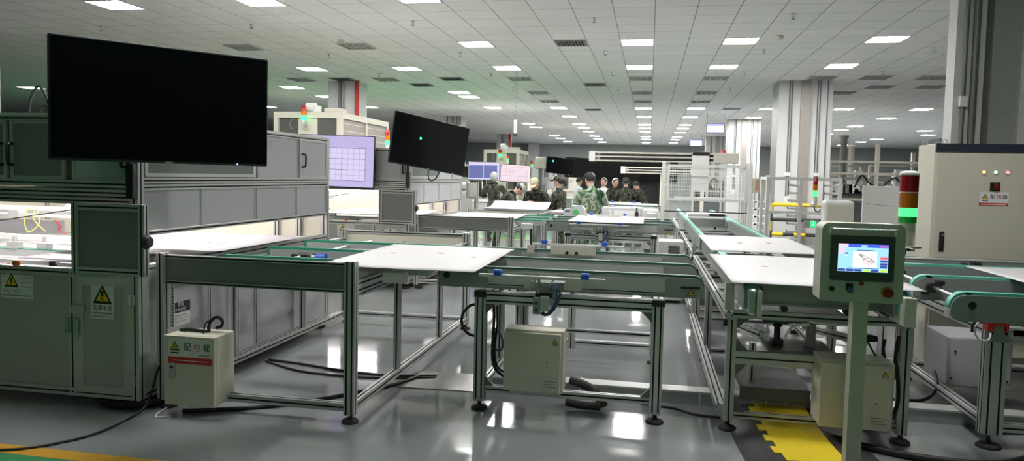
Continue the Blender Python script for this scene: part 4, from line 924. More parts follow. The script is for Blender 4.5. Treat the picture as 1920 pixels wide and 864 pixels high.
# cable trunk on the floor crossing the aisle
tk = T('wire_duct', 'grey metal wire duct lying on the floor across under the conveyors', 'cable duct', (.5, 5.3, 0))
P('body', MB().box(-1.25, 3.2, 5.24, 5.36, .0, .085), M['galv'], tk); P('lid', MB().box(-1.25, 3.2, 5.232, 5.368, .085, .097), M['alu'], tk)
tb = MB()
for x in (-.45, .12, .40, .62, .85, .98): tb.box(x - .004, x + .004, 5.23, 5.37, -.0 + .002, .1)
P('strap', tb, M['label'], tk)
solo('floor_plate', MB().prism([(-1.80, 5.10, 0.001), (-1.17, 5.13, 0.001), (-1.17, 5.60, 0.001), (-1.80, 5.55, 0.001)], (0, 0, .006)), M['plate'], 'metal tread plate on the floor between the frame conveyor and the hose coil', 'floor plate', (-1.5, 5.35, 0))
# hoses on the centre conveyor
hz = T('cable_loop', 'black cable arc sticking out beside the leg of the cross conveyor, near the tread plate', 'cable', (-1.15, 4.9, .6))
P('cable', MB().tube([(-1.14, 4.86, .70), (-1.20, 4.88, .69), (-1.26, 4.90, .62), (-1.26, 4.90, .54), (-1.21, 4.88, .49), (-1.14, 4.86, .48)], .010), M['cable'], hz)
hz = T('hose_bundle', 'coiled blue and black hoses between the conveyor leg and the cream box', 'hose', (-1.02, 4.88, .5))
P('blue_hose', MB().tube([(-1.04, 4.9, .54), (-1.0, 4.89, .52), (-.965, 4.88, .46), (-.97, 4.88, .40), (-1.01, 4.88, .39), (-1.04, 4.89, .44), (-1.02, 4.89, .52)], .008), M['bluetube'], hz)
P('black_hose', MB().tube([(-1.03, 4.87, .72), (-1.025, 4.86, .6), (-1.03, 4.86, .45), (-1.03, 4.86, .33), (-1.0, 4.86, .25), (-.93, 4.86, .21), (-.88, 4.86, .23)], .011).tube([(-1.01, 4.88, .70), (-1.005, 4.87, .55), (-1.02, 4.87, .4), (-1.0, 4.87, .28), (-.95, 4.87, .24)], .008), M['cable'], hz)
hz = T('cable_conduit', 'crumpled grey conduit sagging behind the centre electrical box', 'conduit', (-.3, 4.95, 0))
P('conduit', MB().tube([(-.50, 4.95, .20), (-.40, 4.95, .17), (-.33, 4.95, .13), (-.28, 4.95, .07), (-.26, 4.95, .03)], .032), M['cable_grey'], hz)
P('conduit', MB().tube([(-.52, 4.92, .05), (-.40, 4.92, .035), (-.28, 4.92, .035)], .03), M['cable_grey'], hz)

# ------------------------------------------------------------------ operator panel on a post
hp = T('operator_panel', 'cream operator panel tinted green for shade, with a lit touchscreen on a post', 'control panel', (1.10, 4.07, 0))
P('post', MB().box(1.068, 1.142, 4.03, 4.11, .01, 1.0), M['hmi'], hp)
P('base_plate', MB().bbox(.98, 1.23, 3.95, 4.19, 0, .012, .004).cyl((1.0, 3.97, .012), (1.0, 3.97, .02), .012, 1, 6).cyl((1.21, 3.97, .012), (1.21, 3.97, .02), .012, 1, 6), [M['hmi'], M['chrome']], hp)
def rrect(x0, x1, z0, z1, y, rt, rb):
    pts = []
    for (cx_, cz_, a0, rr) in ((x1 - rb, z0 + rb, -PI / 2, rb), (x1 - rt, z1 - rt, 0, rt), (x0 + rt, z1 - rt, PI / 2, rt), (x0 + rb, z0 + rb, PI, rb)):
        for i in range(7): t = a0 + i / 6 * PI / 2; pts.append((cx_ + rr * math.cos(t), y, cz_ + rr * math.sin(t)))
    return pts
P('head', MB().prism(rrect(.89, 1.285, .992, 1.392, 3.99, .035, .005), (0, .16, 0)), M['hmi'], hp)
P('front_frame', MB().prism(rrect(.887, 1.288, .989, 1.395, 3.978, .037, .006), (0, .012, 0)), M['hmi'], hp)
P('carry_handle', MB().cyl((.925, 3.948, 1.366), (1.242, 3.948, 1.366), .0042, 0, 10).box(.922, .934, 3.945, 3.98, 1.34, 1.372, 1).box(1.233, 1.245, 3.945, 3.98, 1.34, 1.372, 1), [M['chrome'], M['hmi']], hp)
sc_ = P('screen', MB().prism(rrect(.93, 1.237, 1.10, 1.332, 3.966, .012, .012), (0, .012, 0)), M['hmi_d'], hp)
X, Zs = (.966, 1.206), (1.148, 1.290)
def sx_(f): return X[0] + (X[1] - X[0]) * f
def sz_(f): return Zs[0] + (Zs[1] - Zs[0]) * f
dp = MB()
def rect(f0, f1, g0, g1, k, m): dp.box(sx_(f0), sx_(f1), 3.9655 - .0003 * k, 3.966, sz_(g0), sz_(g1), m)
rect(0, 1, 0, 1, 1, 0); 
rect(.30, .78, .16, .74, 2, 1); rect(0, .2, .88, 1, 2, 2); rect(.2, 1, .88, 1, 2, 3); rect(.46, .58, .89, .97, 3, 0); rect(.82, 1, .89, .98, 3, 6)
rect(.37, .71, .765, .79, 2, 4); rect(.2, .82, .115, .135, 2, 4); rect(.02, .13, .62, .86, 2, 2); rect(.14, .2, .56, .60, 3, 1); rect(.14, .2, .63, .68, 3, 4)
for i, mm in enumerate((4, 4, 4, 5, 4, 5)): rect(.005 + i * .166, .155 + i * .166, .01, .095, 2, mm)
for i, mm in enumerate((4, 4, 4, 7)): rect(.845, .985, .15 + i * .105, .235 + i * .105, 2, mm)
P('display', dp, [M['scr_sky'], M['scr_white'], M['scr_pink'], M['scr_royal'], M['scr_navy'], M['scr_lime'], M['scr_purple'], M['scr_red']], sc_)
dl = MB(); rs = random.Random(3)
def seg(a, c, m=0, t=.0009): dl.cyl((sx_(a[0]), 3.9643, sz_(a[1])), (sx_(c[0]), 3.9643, sz_(c[1])), t, m, 5)
for i in range(26):
    f = .40 + .30 * rs.random(); g = .62 - (f - .40) * .9 + rs.uniform(-.07, .07)
    L_ = rs.uniform(.03, .08); seg((f, g), (f + L_, g - L_ * .9)) if i % 3 else seg((f, g), (f, g - .07))
seg((.44, .67), (.70, .43)); seg((.42, .60), (.55, .48)); seg((.70, .43), (.73, .30))
for a, c in (((.52, .45), (.62, .37)), ((.62, .37), (.67, .42)), ((.52, .45), (.57, .50)), ((.52, .45), (.52, .33)), ((.62, .37), (.62, .25)), ((.52, .33), (.62, .25)), ((.57, .30), (.70, .30))): seg(a, c, 1)
P('drawing', dl, [M['lip'], M['scr_red']], sc_)
P('rotary_switch', MB().bbox(1.013, 1.046, 3.966, 3.978, 1.045, 1.085, .003).cyl((1.03, 3.95, 1.052), (1.03, 3.966, 1.052), .014, 1, 16), [M['black'], M['bluetube']], hp)
P('button', MB().cyl((.945, 3.968, 1.054), (.945, 3.978, 1.054), .013, 0, 18), M['black'], hp, 'black button')
P('button', MB().cyl((1.087, 3.966, 1.087), (1.087, 3.978, 1.087), .011, 0, 16), M['e_stop'], hp, 'small dark red button')
P('emergency_stop', MB().cyl((1.212, 3.970, 1.046), (1.212, 3.978, 1.046), .030, 1, 24).cyl((1.212, 3.955, 1.046), (1.212, 3.97, 1.046), .014, 2, 14).cyl((1.212, 3.938, 1.046), (1.212, 3.957, 1.046), .021, 0, 20, .025), [M['e_stop'], M['ring'], M['black']], hp)
# tower light beside the operator panel
tl = T('tower_light', 'big tower light beside the operator panel, its green segment lit', 'signal light', (1.368, 4.22, 1.27), 'tower lights')
P('base', MB().lathe((1.368, 4.22, 1.262), [(.075, 0), (.078, .006), (.075, .012), (.042, .013), (.04, .13), (.042, .132)], 0, 28), M['cream'], tl)
P('green_segment', MB().lathe((1.368, 4.22, 1.394), [(.0445, 0), (.0445, .034)], 1, 28).lathe((1.368, 4.22, 1.428), [(.0445, 0), (.0445, .046)], 0, 28), [M['green_core'], M['green_off']], tl, 'lit green segment')
P('amber_segment', MB().lathe((1.368, 4.22, 1.475), [(.045, 0), (.0455, .004), (.0455, .076), (.045, .08)], 0, 28).lathe((1.368, 4.22, 1.555), [(.046, 0), (.046, .006)], 1, 28), [M['amber_off'], M['label']], tl, 'orange segment')
P('red_segment', MB().lathe((1.368, 4.22, 1.561), [(.046, 0), (.046, .088)], 0, 28), M['red_off'], tl, 'red segment')
P('cap', MB().lathe((1.368, 4.22, 1.649), [(.047, 0), (.047, .012), (.04, .02), (.02, .024)], 0, 28), M['label'], tl)
P('bracket', MB().box(1.285, 1.34, 4.06, 4.10, 1.255, 1.268).box(1.32, 1.36, 4.06, 4.25, 1.255, 1.268), M['cream'], tl)
P('cable', MB().tube([(1.345, 4.16, 1.262), (1.335, 4.13, 1.235), (1.315, 4.10, 1.225), (1.285, 4.08, 1.22)], .006), M['cable'], tl)

def small_tower(label, x, y, z, h, r_, base=True):
    t = T('tower_light', label, 'signal light', (x, y, z), 'tower lights'); u = h / 5
    P('base', MB().lathe((0, 0, 0), [(r_ * 1.25, 0), (r_ * 1.25, u * .12), (r_ * .95, u * .14), (r_ * .95, u * 1.5)], 0, 16), M['alu'], t, local=True)
    P('green_segment', MB().lathe((0, 0, u * 1.5), [(r_, 0), (r_, u * 1.1)], 0, 16), M['green_core'], t, 'lit green segment', local=True)
    P('amber_segment', MB().lathe((0, 0, u * 2.6), [(r_, 0), (r_, u * 1.1)], 0, 16), M['amber_off'], t, 'orange segment', local=True)
    P('red_segment', MB().lathe((0, 0, u * 3.7), [(r_, 0), (r_, u * 1.2), (r_ * .7, u * 1.3)], 0, 16), M['red_off'], t, 'red segment', local=True)
    return t
# ------------------------------------------------------------------ big cream switch cabinet
cbt = T('switch_cabinet', 'tall cream switch cabinet with dark header strip and three lit indicator lamps', 'cabinet', (3.2, 7.2, 0))
P('body', MB().bbox(2.47, 4.15, 7.02, 7.42, .08, 1.965, .006).box(2.48, 4.14, 7.04, 7.40, 0, .08), M['beige'], cbt)
P('header_strip', MB().bbox(2.475, 4.15, 7.0, 7.02, 1.895, 1.968, .003), M['navy'], cbt, 'dark blue header strip')
d1 = P('door', MB().bbox(2.49, 3.30, 7.0, 7.02, .10, 1.885, .004), M['beige'], cbt)
P('door', MB().bbox(3.31, 4.14, 7.0, 7.02, .10, 1.885, .004), M['beige'], cbt)
P('handle', MB().bbox(2.535, 2.575, 6.99, 7.0, 1.015, 1.19, .008).bbox(2.545, 2.565, 6.975, 6.99, 1.04, 1.15, .004).cyl((2.555, 6.972, 1.165), (2.555, 6.99, 1.165), .008, 1, 10), [M['black'], M['chrome']], d1)
for x, mm, nm in ((2.862, 'led_o', 'orange lamp'), (2.955, 'led_g', 'green lamp'), (3.05, 'led_r', 'red lamp')):
    P('indicator_lamp', MB().cyl((x, 6.992, 1.722), (x, 7.0, 1.722), .018, 1, 18).ell((x, 6.99, 1.722), .013, .008, .013, 0, 14, 8), [M[mm], M['alu']], d1, nm)
P('main_switch', MB().bbox(2.918, 2.996, 6.99, 7.0, 1.56, 1.635, .003).bbox(2.943, 2.972, 6.965, 6.99, 1.572, 1.622, .005, 1), [M['black'], M['e_stop']], d1)
lb = P('label_plate', MB().box(2.84, 3.07, 6.9985, 7.0, 1.455, 1.55, 0).box(2.84, 3.07, 6.998, 7.0, 1.43, 1.455, 1), [M['label'], M['redink']], d1)
q = tri(MB(), (2.885, 6.9985, 1.487), .055, m=0); tri(q, (2.885, 6.9975, 1.492), .04, m=1); bolt_mark(q, (2.885, 6.9965, 1.489), .042, 0); q.box(2.862, 2.908, 6.9975, 6.9985, 1.470, 1.476)
P('warning_triangle', q, [M['ink'], M['yellow']], lb)
for ch, x, mm in (('配', 2.945, 'ink'), ('电', 2.995, 'redink'), ('箱', 3.042, 'ink')): text(ch, .04, (x, 6.998, 1.507), FRONT, 'label_text', lb, M[mm])
P('small_print', MB().box(2.855, 3.055, 6.997, 6.998, 1.438, 1.446), M['label'], lb)
for x, y in ((2.50, 7.35), (2.56, 7.06), (3.9, 7.06)): P('lifting_eye', MB().tube([(x - .018, y, 1.965), (x - .02, y, 1.99), (x, y, 2.005), (x + .02, y, 1.99), (x + .018, y, 1.965)], .006), M['alu'], cbt)

# ------------------------------------------------------------------ white boards leaning behind
wb = T('white_board', 'plain white board standing upright behind the big tower light', 'board', (2.72, 9.0, 0))
P('board', MB().bbox(2.43, 3.02, 9.0, 9.03, .05, 1.575, .004), M['white'], wb); P('stand', MB().box(2.5, 2.56, 8.85, 9.2, 0, .05).box(2.9, 2.96, 8.85, 9.2, 0, .05), M['alu'], wb)
P('mark', MB().prism([(2.47, 8.9985, 1.372), (2.78, 8.9985, 1.345), (2.78, 8.9985, 1.341), (2.47, 8.9985, 1.366)], (0, .002, 0)), M['greyink'], wb)
jb = T('junction_box', 'rounded light grey junction box on a pole, beside the plain white board', 'electrical box', (1.82, 7.6, 0))
P('body', MB().bbox(1.71, 1.985, 7.6, 7.78, 1.08, 1.425, .03, 0, 4), M['white'], jb)
P('door', MB().bbox(1.725, 1.965, 7.588, 7.6, 1.10, 1.395, .012, 0, 2).cyl((1.935, 7.58, 1.20), (1.935, 7.588, 1.20), .012, 1, 12), [M['cream'], M['slot']], jb)
P('pole', MB().box(1.80, 1.87, 7.66, 7.73, .01, 1.08).box(1.70, 1.96, 7.56, 7.82, 0, .01).box(1.58, 1.70, 7.68, 7.72, 1.36, 1.375), M['white'], jb)
t2 = small_tower('small tower light with green segment lit, on the bracket beside the grey junction box', 1.63, 7.70, 1.376, .275, .022)
P('cable', MB().tube([(0, 0, .0), (.0, -.03, -.05), (.03, -.05, -.07), (.05, -.05, -.04)], .006), M['cable'], t2, local=True)

# ------------------------------------------------------------------ white tray rack + barrier + exit sign
rk = T('tray_rack', 'white tube rack with rows of short pegs in front of the striped column', 'rack', (1.95, 10.0, 0))
fx = [1.53, 1.94, 2.42]
for x in fx:
    for y in ((10.0,) if x == 1.94 else (10.0, 10.5)): P('upright', MB().bbox(x - .022, x + .022, y - .022, y + .022, .1, 1.66, .004), M['white'], rk); 
P('top_bar', MB().box(1.51, 2.44, 9.98, 10.02, 1.62, 1.66).box(1.51, 2.44, 10.48, 10.52, 1.62, 1.66).box(1.51, 1.55, 10.02, 10.48, 1.62, 1.66).box(2.40, 2.44, 10.02, 10.48, 1.62, 1.66), M['white'], rk)
P('middle_bar', MB().box(1.55, 2.42, 9.985, 10.015, 1.18, 1.215).box(1.55, 2.42, 9.985, 10.015, .42, .455), M['white'], rk)
P('bottom_frame', MB().box(1.51, 2.44, 9.98, 10.02, .08, .12).box(1.51, 2.44, 10.48, 10.52, .08, .12).box(1.51, 1.55, 10.02, 10.48, .08, .12).box(2.40, 2.44, 10.02, 10.48, .08, .12), M['white'], rk)
for x, d_ in ((1.94, -.15), (2.42, -.18)):
    pg = MB()
    for k in range(9):
        z = 1.55 - k * .10
        pg.cyl((x + d_, 10.0, z + .01), (x, 10.0, z), .014, 0, 10).cyl((x + d_ - .006, 10.0, z + .01), (x + d_, 10.0, z + .01), .016, 1, 10)
    P('peg', pg, [M['white'], M['slot']], rk)
for x, y in ((1.53, 10.0), (2.42, 10.0), (1.53, 10.5), (2.42, 10.5)): P('castor', MB().cyl((x - .015, y, .04), (x + .015, y, .04), .04, 0, 16).box(x - .02, x + .02, y - .015, y + .015, .04, .09, 1), [M['rubber'], M['alu']], rk)
br = T('column_guard', 'yellow and black striped tube barrier around the base of the striped column', 'barrier', (3.6, 18.3, 0))
def stripes(p0, p1, r_, n, first=0):
    a = Vector(p0); d_ = (Vector(p1) - a) / n; m = MB()
    for i in range(n): m.cyl(a + d_ * i, a + d_ * (i + 1), r_, (i + first) % 2, 12, None, i in (0, n - 1))
    return m
YB = [M['yellow'], M['ramp_k']]
for x in (2.88, 4.5): P('post', stripes((x, 18.3, .0), (x, 18.3, 1.08), .05, 5), YB, br)
P('top_rail', stripes((2.93, 18.3, 1.05), (4.45, 18.3, 1.05), .045, 1), YB, br); P('middle_rail', stripes((2.93, 18.3, .69), (4.45, 18.3, .69), .045, 1, 1), YB, br); P('lower_rail', stripes((2.93, 18.3, .34), (4.45, 18.3, .34), .045, 6), YB, br)
ex = T('exit_sign', 'green lit exit sign with running figure and arrow on the striped column', 'exit sign', (3.84, 18.2, .6))
P('housing', MB().bbox(3.63, 4.05, 18.20, 18.25, .52, .69, .02, 0, 3), M['conduit'], ex)
P('face', MB().box(3.78, 3.91, 18.193, 18.2, .535, .675), M['exit_g'], ex)
P('figure', MB().ell((3.855, 18.19, .655), .012, .003, .012, 0, 10, 6).prism([(3.835, 18.192, .60), (3.855, 18.192, .64), (3.87, 18.192, .635), (3.855, 18.192, .60), (3.875, 18.192, .575), (3.865, 18.192, .57), (3.842, 18.192, .592), (3.82, 18.192, .565), (3.81, 18.192, .572)], (0, -.003, 0)), M['scr_white'], ex)
P('arrow', MB().prism([(3.94, 18.199, .598), (3.99, 18.199, .598), (3.99, 18.199, .578), (4.03, 18.199, .61), (3.99, 18.199, .642), (3.99, 18.199, .622), (3.94, 18.199, .622)][::-1], (0, -.006, 0)), M['exit_g'], ex)
P('bracket', MB().box(3.80, 3.88, 18.25, 18.30, .6, .7), M['panel'], ex)
ck = T('cassette_rack', 'white shelf rack of trays between the mesh guard and the tray rack', 'rack', (1.92, 13.5, 0))
for x in (1.76, 2.06):
    for y in (13.3, 13.8): P('upright', MB().box(x, x + .04, y, y + .04, 0, 1.40), M['white'], ck)
for k in range(9): P('tray', MB().box(1.80, 2.06, 13.28, 13.84, .18 + k * .13, .20 + k * .13).box(1.82, 1.85, 13.26, 13.28, .18 + k * .13, .21 + k * .13, 1), [M['white'], M['slot']], ck)
P('control_box', MB().bbox(1.76, 2.10, 13.3, 13.84, 1.40, 1.66, .01).box(1.82, 1.88, 13.29, 13.3, 1.44, 1.62, 1).box(1.92, 1.96, 13.29, 13.3, 1.46, 1.61, 1), [M['cream'], M['tan']], ck)
sb_ = T('side_monitor', 'small black monitor edge-on beside a grey panel, below the lit blue screen', 'monitor', (-3.2, 13.2, 0))
P('screen', MB().bbox(-3.34, -3.10, 13.3, 13.34, 1.20, 1.50, .006), M['black'], sb_); P('stand', MB().box(-3.24, -3.20, 13.33, 13.37, .0, 1.3).box(-3.32, -3.12, 13.25, 13.45, 0, .02), M['conduit'], sb_)
gp2 = T('grey_panel', 'grey framed panel on a post at the end of the second machine', 'panel', (-3.2, 13.0, 0))
P('board', MB().box(-3.28, -3.12, 13.0, 13.01, 1.20, 1.46), M['panel'], gp2); P('post', MB().rail((-3.10, 13.0, 0), (-3.10, 13.0, 1.48), .04, .04, (0, 1, 0)).rail((-3.30, 13.0, 1.17), (-3.30, 13.0, 1.48), .04, .04, (0, 1, 0)).rail((-3.28, 13.0, 1.18), (-3.12, 13.0, 1.18), .04, .03), AL, gp2)

# ------------------------------------------------------------------ mesh guard and gantries
cg = T('mesh_guard', 'white welded mesh guard panel hung between two posts over the long conveyor', 'guard', (.8, 11.0, 0))
for x in (.205, 1.435): P('post', MB().bbox(x - .027, x + .027, 10.97, 11.03, .012, 1.86, .004).box(x - .07, x + .07, 10.93, 11.07, 0, .012), M['white'], cg)
gx0, gx1, gz0, gz1 = .255, 1.395, 1.285, 1.82
P('mesh_frame', MB().box(gx0, gx1, 10.98, 11.02, gz1 - .035, gz1).box(gx0, gx1, 10.98, 11.02, gz0, gz0 + .035).box(gx0, gx0 + .035, 10.98, 11.02, gz0 + .035, gz1 - .035).box(gx1 - .035, gx1, 10.98, 11.02, gz0 + .035, gz1 - .035).box(.232, gx0, 10.99, 11.01, 1.5, 1.54).box(gx1, 1.41, 10.99, 11.01, 1.5, 1.54), M['white'], cg)
me_ = MB()
for i in range(46):
    x = gx0 + .035 + (gx1 - gx0 - .07) * (i + .5) / 46; me_.box(x - .0022, x + .0022, 10.998, 11.002, gz0 + .03, gz1 - .03)
for i in range(9):
    z = gz0 + .035 + (gz1 - gz0 - .07) * (i + .5) / 9; me_.box(gx0 + .03, gx1 - .03, 10.995, 11.0, z - .0028, z + .0028)
P('wire_mesh', me_, M['white'], cg)
s2 = MB()
for i in range(12):
    y = 11.06 + i * .06; s2.box(1.433, 1.437, y - .002, y + .002, 1.3, 1.82)
for i in range(7): z = 1.34 + i * .07; s2.box(1.43, 1.44, 11.03, 11.8, z - .003, z + .003)
s2.box(1.42, 1.45, 11.03, 11.83, 1.79, 1.83).box(1.42, 1.45, 11.03, 11.83, 1.27, 1.31).box(1.41, 1.46, 11.80, 11.86, 0, 1.83)
P('side_mesh', s2, M['white'], cg)
P('cross_bar', MB().box(.232, 1.41, 10.99, 11.01, 1.12, 1.135), M['black'], cg)
def gantry(label, x0, x1, y, z, plate, cols, sc=1.0):
    g = T('gantry_robot', label, 'gantry', ((x0 + x1) / 2, y, 0), 'white gantries')
    h = .15 * sc
    m = MB(); m.box(x0, x1, y + .04, y + .14, z, z + h, 0)
    m.box(x0, x1, y, y + .04, z + h * .82, z + h, 0).box(x0, x1, y, y + .04, z + h * .42, z + h * .58, 0).box(x0, x1, y - .005, y + .04, z, z + h * .14, 0)
    m.cyl((x0 + .08, y + .012, z + h * .72), (x1 - .3, y + .012, z + h * .72), .013, 1, 10).cyl((x0 + .08, y + .012, z + h * .28), (x1 - .3, y + .012, z + h * .28), .013, 1, 10)
    m.box(x0 + .08, x0 + .13, y, y + .03, z + h * .6, z + h * .82, 2).box(x0 + .08, x0 + .13, y, y + .03, z + h * .15, z + h * .4, 2)
    P('beam', m, [M['cream'], M['slot'], M['duct']], g)
    P('end_plate', MB().bbox(x0 - .05, x0 + .05, y - .01, y + .15, z - .005, z + h + .005, .004), M['white'], g)
    P('end_cover', MB().bbox(x1 - .38, x1, y - .02, y + .16, z - .005, z + h + .003, .006), M['cream'], g)
    if plate:
        P('carriage', MB().bbox(plate[0], plate[1], y - .03, y - .005, 1.44, z + h * .75, .004).box(plate[0] + .0, plate[0] + .03, y - .03, y - .005, 1.33, 1.44).box(plate[1] - .03, plate[1], y - .03, y - .005, 1.33, 1.44).box(plate[0], plate[1], y - .06, y - .03, 1.66, 1.67), M['white'], g)
        P('cable_chain', MB().bbox(plate[0] + .005, plate[1] + .005, y - .03, y + .09, z + h * .65, z + h * 1.12, .01), M['black'], g)
        P('gripper', MB().box(plate[0] - .25, plate[1] + .35, y - .08, y + .1, 1.30, 1.325).cyl((plate[0] - .15, y, 1.25), (plate[0] - .15, y, 1.30), .03, 0, 12, .012).cyl((plate[1] + .2, y, 1.25), (plate[1] + .2, y, 1.30), .03, 0, 12, .012), M['label'], g)
    for x in cols: P('support_column', MB().bbox(x - .04, x + .04, y + .05, y + .14, .012, z, .004).box(x - .1, x + .1, y, y + .2, 0, .012), M['cream'], g)
    return g
gantry('long white gantry beam above the mesh guard, with black cable chain', -.92, 1.35, 11.75, 1.868, (.645, .905), (.27, 1.53))
gantry('smaller white gantry beam farther back, in front of the dark screens', -.62, 1.3, 17.2, 1.72, None, (.28, 1.2))
solo('red_beacon', MB().lathe((1.13, 11.83, 2.026), [(.035, 0), (.03, .01), (.03, .05), (.015, .055)], 0, 14), M['red_off'], 'small red beacon on the end cover of the long gantry', 'beacon', (1.13, 11.83, 2.026))
# machine under the guard
um = T('printer_unit', 'white flat machine with black display under the mesh guard', 'machine', (.95, 12.6, 0))
P('body', MB().bbox(.62, 1.36, 12.75, 13.3, .6, .97, .02).bbox(.66, 1.32, 12.8, 13.25, .97, 1.03, .02), M['white'], um)
P('display', MB().bbox(1.02, 1.28, 12.735, 12.75, .985, 1.03, .004).box(.66, 1.32, 12.742, 12.75, .72, .74).box(.70, 1.28, 12.742, 12.75, .86, .885), M['black'], um)
P('stand', MB().box(.66, .72, 12.8, 13.25, 0, .6).box(1.26, 1.32, 12.8, 13.25, 0, .6), M['alu'], um)
vb = T('vent_cabinet', 'white cabinet with a square grille beside the second cross conveyor', 'cabinet', (.36, 9.3, 0))
P('body', MB().bbox(.14, .46, 9.55, 9.95, .03, .80, .01), M['white'], vb); gr = MB()
for k in range(7): gr.box(.27, .41, 9.541, 9.55, .62 + .018 * k, .632 + .018 * k)
P('grille', gr, M['conduit'], vb); P('foot', MB().box(.17, .43, 9.58, 9.92, 0, .03), M['rubber'], vb)

# ------------------------------------------------------------------ bench equipment in front of the camouflage jacket
ws = T('work_bench', 'grey metal bench behind the second cross conveyor, carrying test equipment', 'bench', (-.7, 12.0, 0))
P('top', MB().bbox(-1.55, .12, 11.72, 12.12, .93, .96, .004), M['panel'], ws)
for x in (-1.5, .07):
    for y in (11.76, 12.08): P('leg', MB().rail((x, y, 0), (x, y, .93), .045, .045, (0, 1, 0)), AL, ws)
t_ = T('work_bench', 'grey bench in front of the person in the camouflage jacket', 'bench', (-1.0, 12.8, 0))
P('top', MB().bbox(-1.7, -.2, 12.72, 13.3, .95, .985, .004), M['panel'], t_)
for x in (-1.65, -.25):
    for y in (12.78, 13.25): P('leg', MB().box(x - .025, x + .025, y - .025, y + .025, 0, .95), M['alu'], t_)
e1 = T('test_instrument', 'grey sloped instrument with a round green mark, beside the green camouflage jacket', 'instrument', (-1.2, 11.85, .96))
P('body', MB().prism([(-1.36, 11.78, .96), (-1.02, 11.78, .96), (-1.02, 11.78, 1.08), (-1.06, 11.78, 1.13), (-1.24, 11.78, 1.14), (-1.24, 11.78, 1.09), (-1.36, 11.78, 1.075)], (0, .25, 0)), M['panel'], e1)
P('green_mark', MB().cyl((-1.16, 11.772, 1.03), (-1.16, 11.78, 1.03), .045, 0, 20).box(-1.34, -1.26, 11.774, 11.78, 1.04, 1.055, 1), [M['green_paint'], M['slot']], e1)
e2 = T('test_instrument', 'long light grey instrument with rounded top and white front panel', 'instrument', (-.4, 11.85, .96))
P('body', MB().bbox(-.74, -.09, 11.76, 12.06, .96, 1.135, .035, 0, 4), M['panel'], e2); P('front_panel', MB().bbox(-.55, -.13, 11.75, 11.76, .98, 1.08, .003).bbox(-.62, -.58, 11.75, 11.76, .98, 1.09, .003), M['label'], e2); P('lid', MB().ell((-.60, 11.9, 1.13), .09, .08, .03, 0, 16, 8), M['scr_line'], e2)
solo('spray_bottle', MB().lathe((-.185, 11.68, .93), [(.03, .03), (.032, .035), (.032, .12), (.012, .15), (.012, .20)], 0, 14), M['black'], 'black bottle standing in front of the long grey instrument', 'bottle', (-.185, 11.68, .96))
bpy.data.objects['spray_bottle'].location.y += .07
# white upright boxes right of the instruments
for i, (x, y, lab) in enumerate([(.02, 13.0, 'white plastic machine housing between the long grey instrument and the mesh guard post')]):
    t_ = T('machine_housing', lab, 'machine', (x, y, 0)); P('body', MB().bbox(x - .12, x + .16, y, y + .4, .35, 1.06, .03, 0, 3).bbox(x - .05, x + .12, y - .04, y, .9, 1.0, .01), M['white'], t_); P('stand', MB().box(x - .08, x + .12, y + .05, y + .35, 0, .35), M['conduit'], t_)

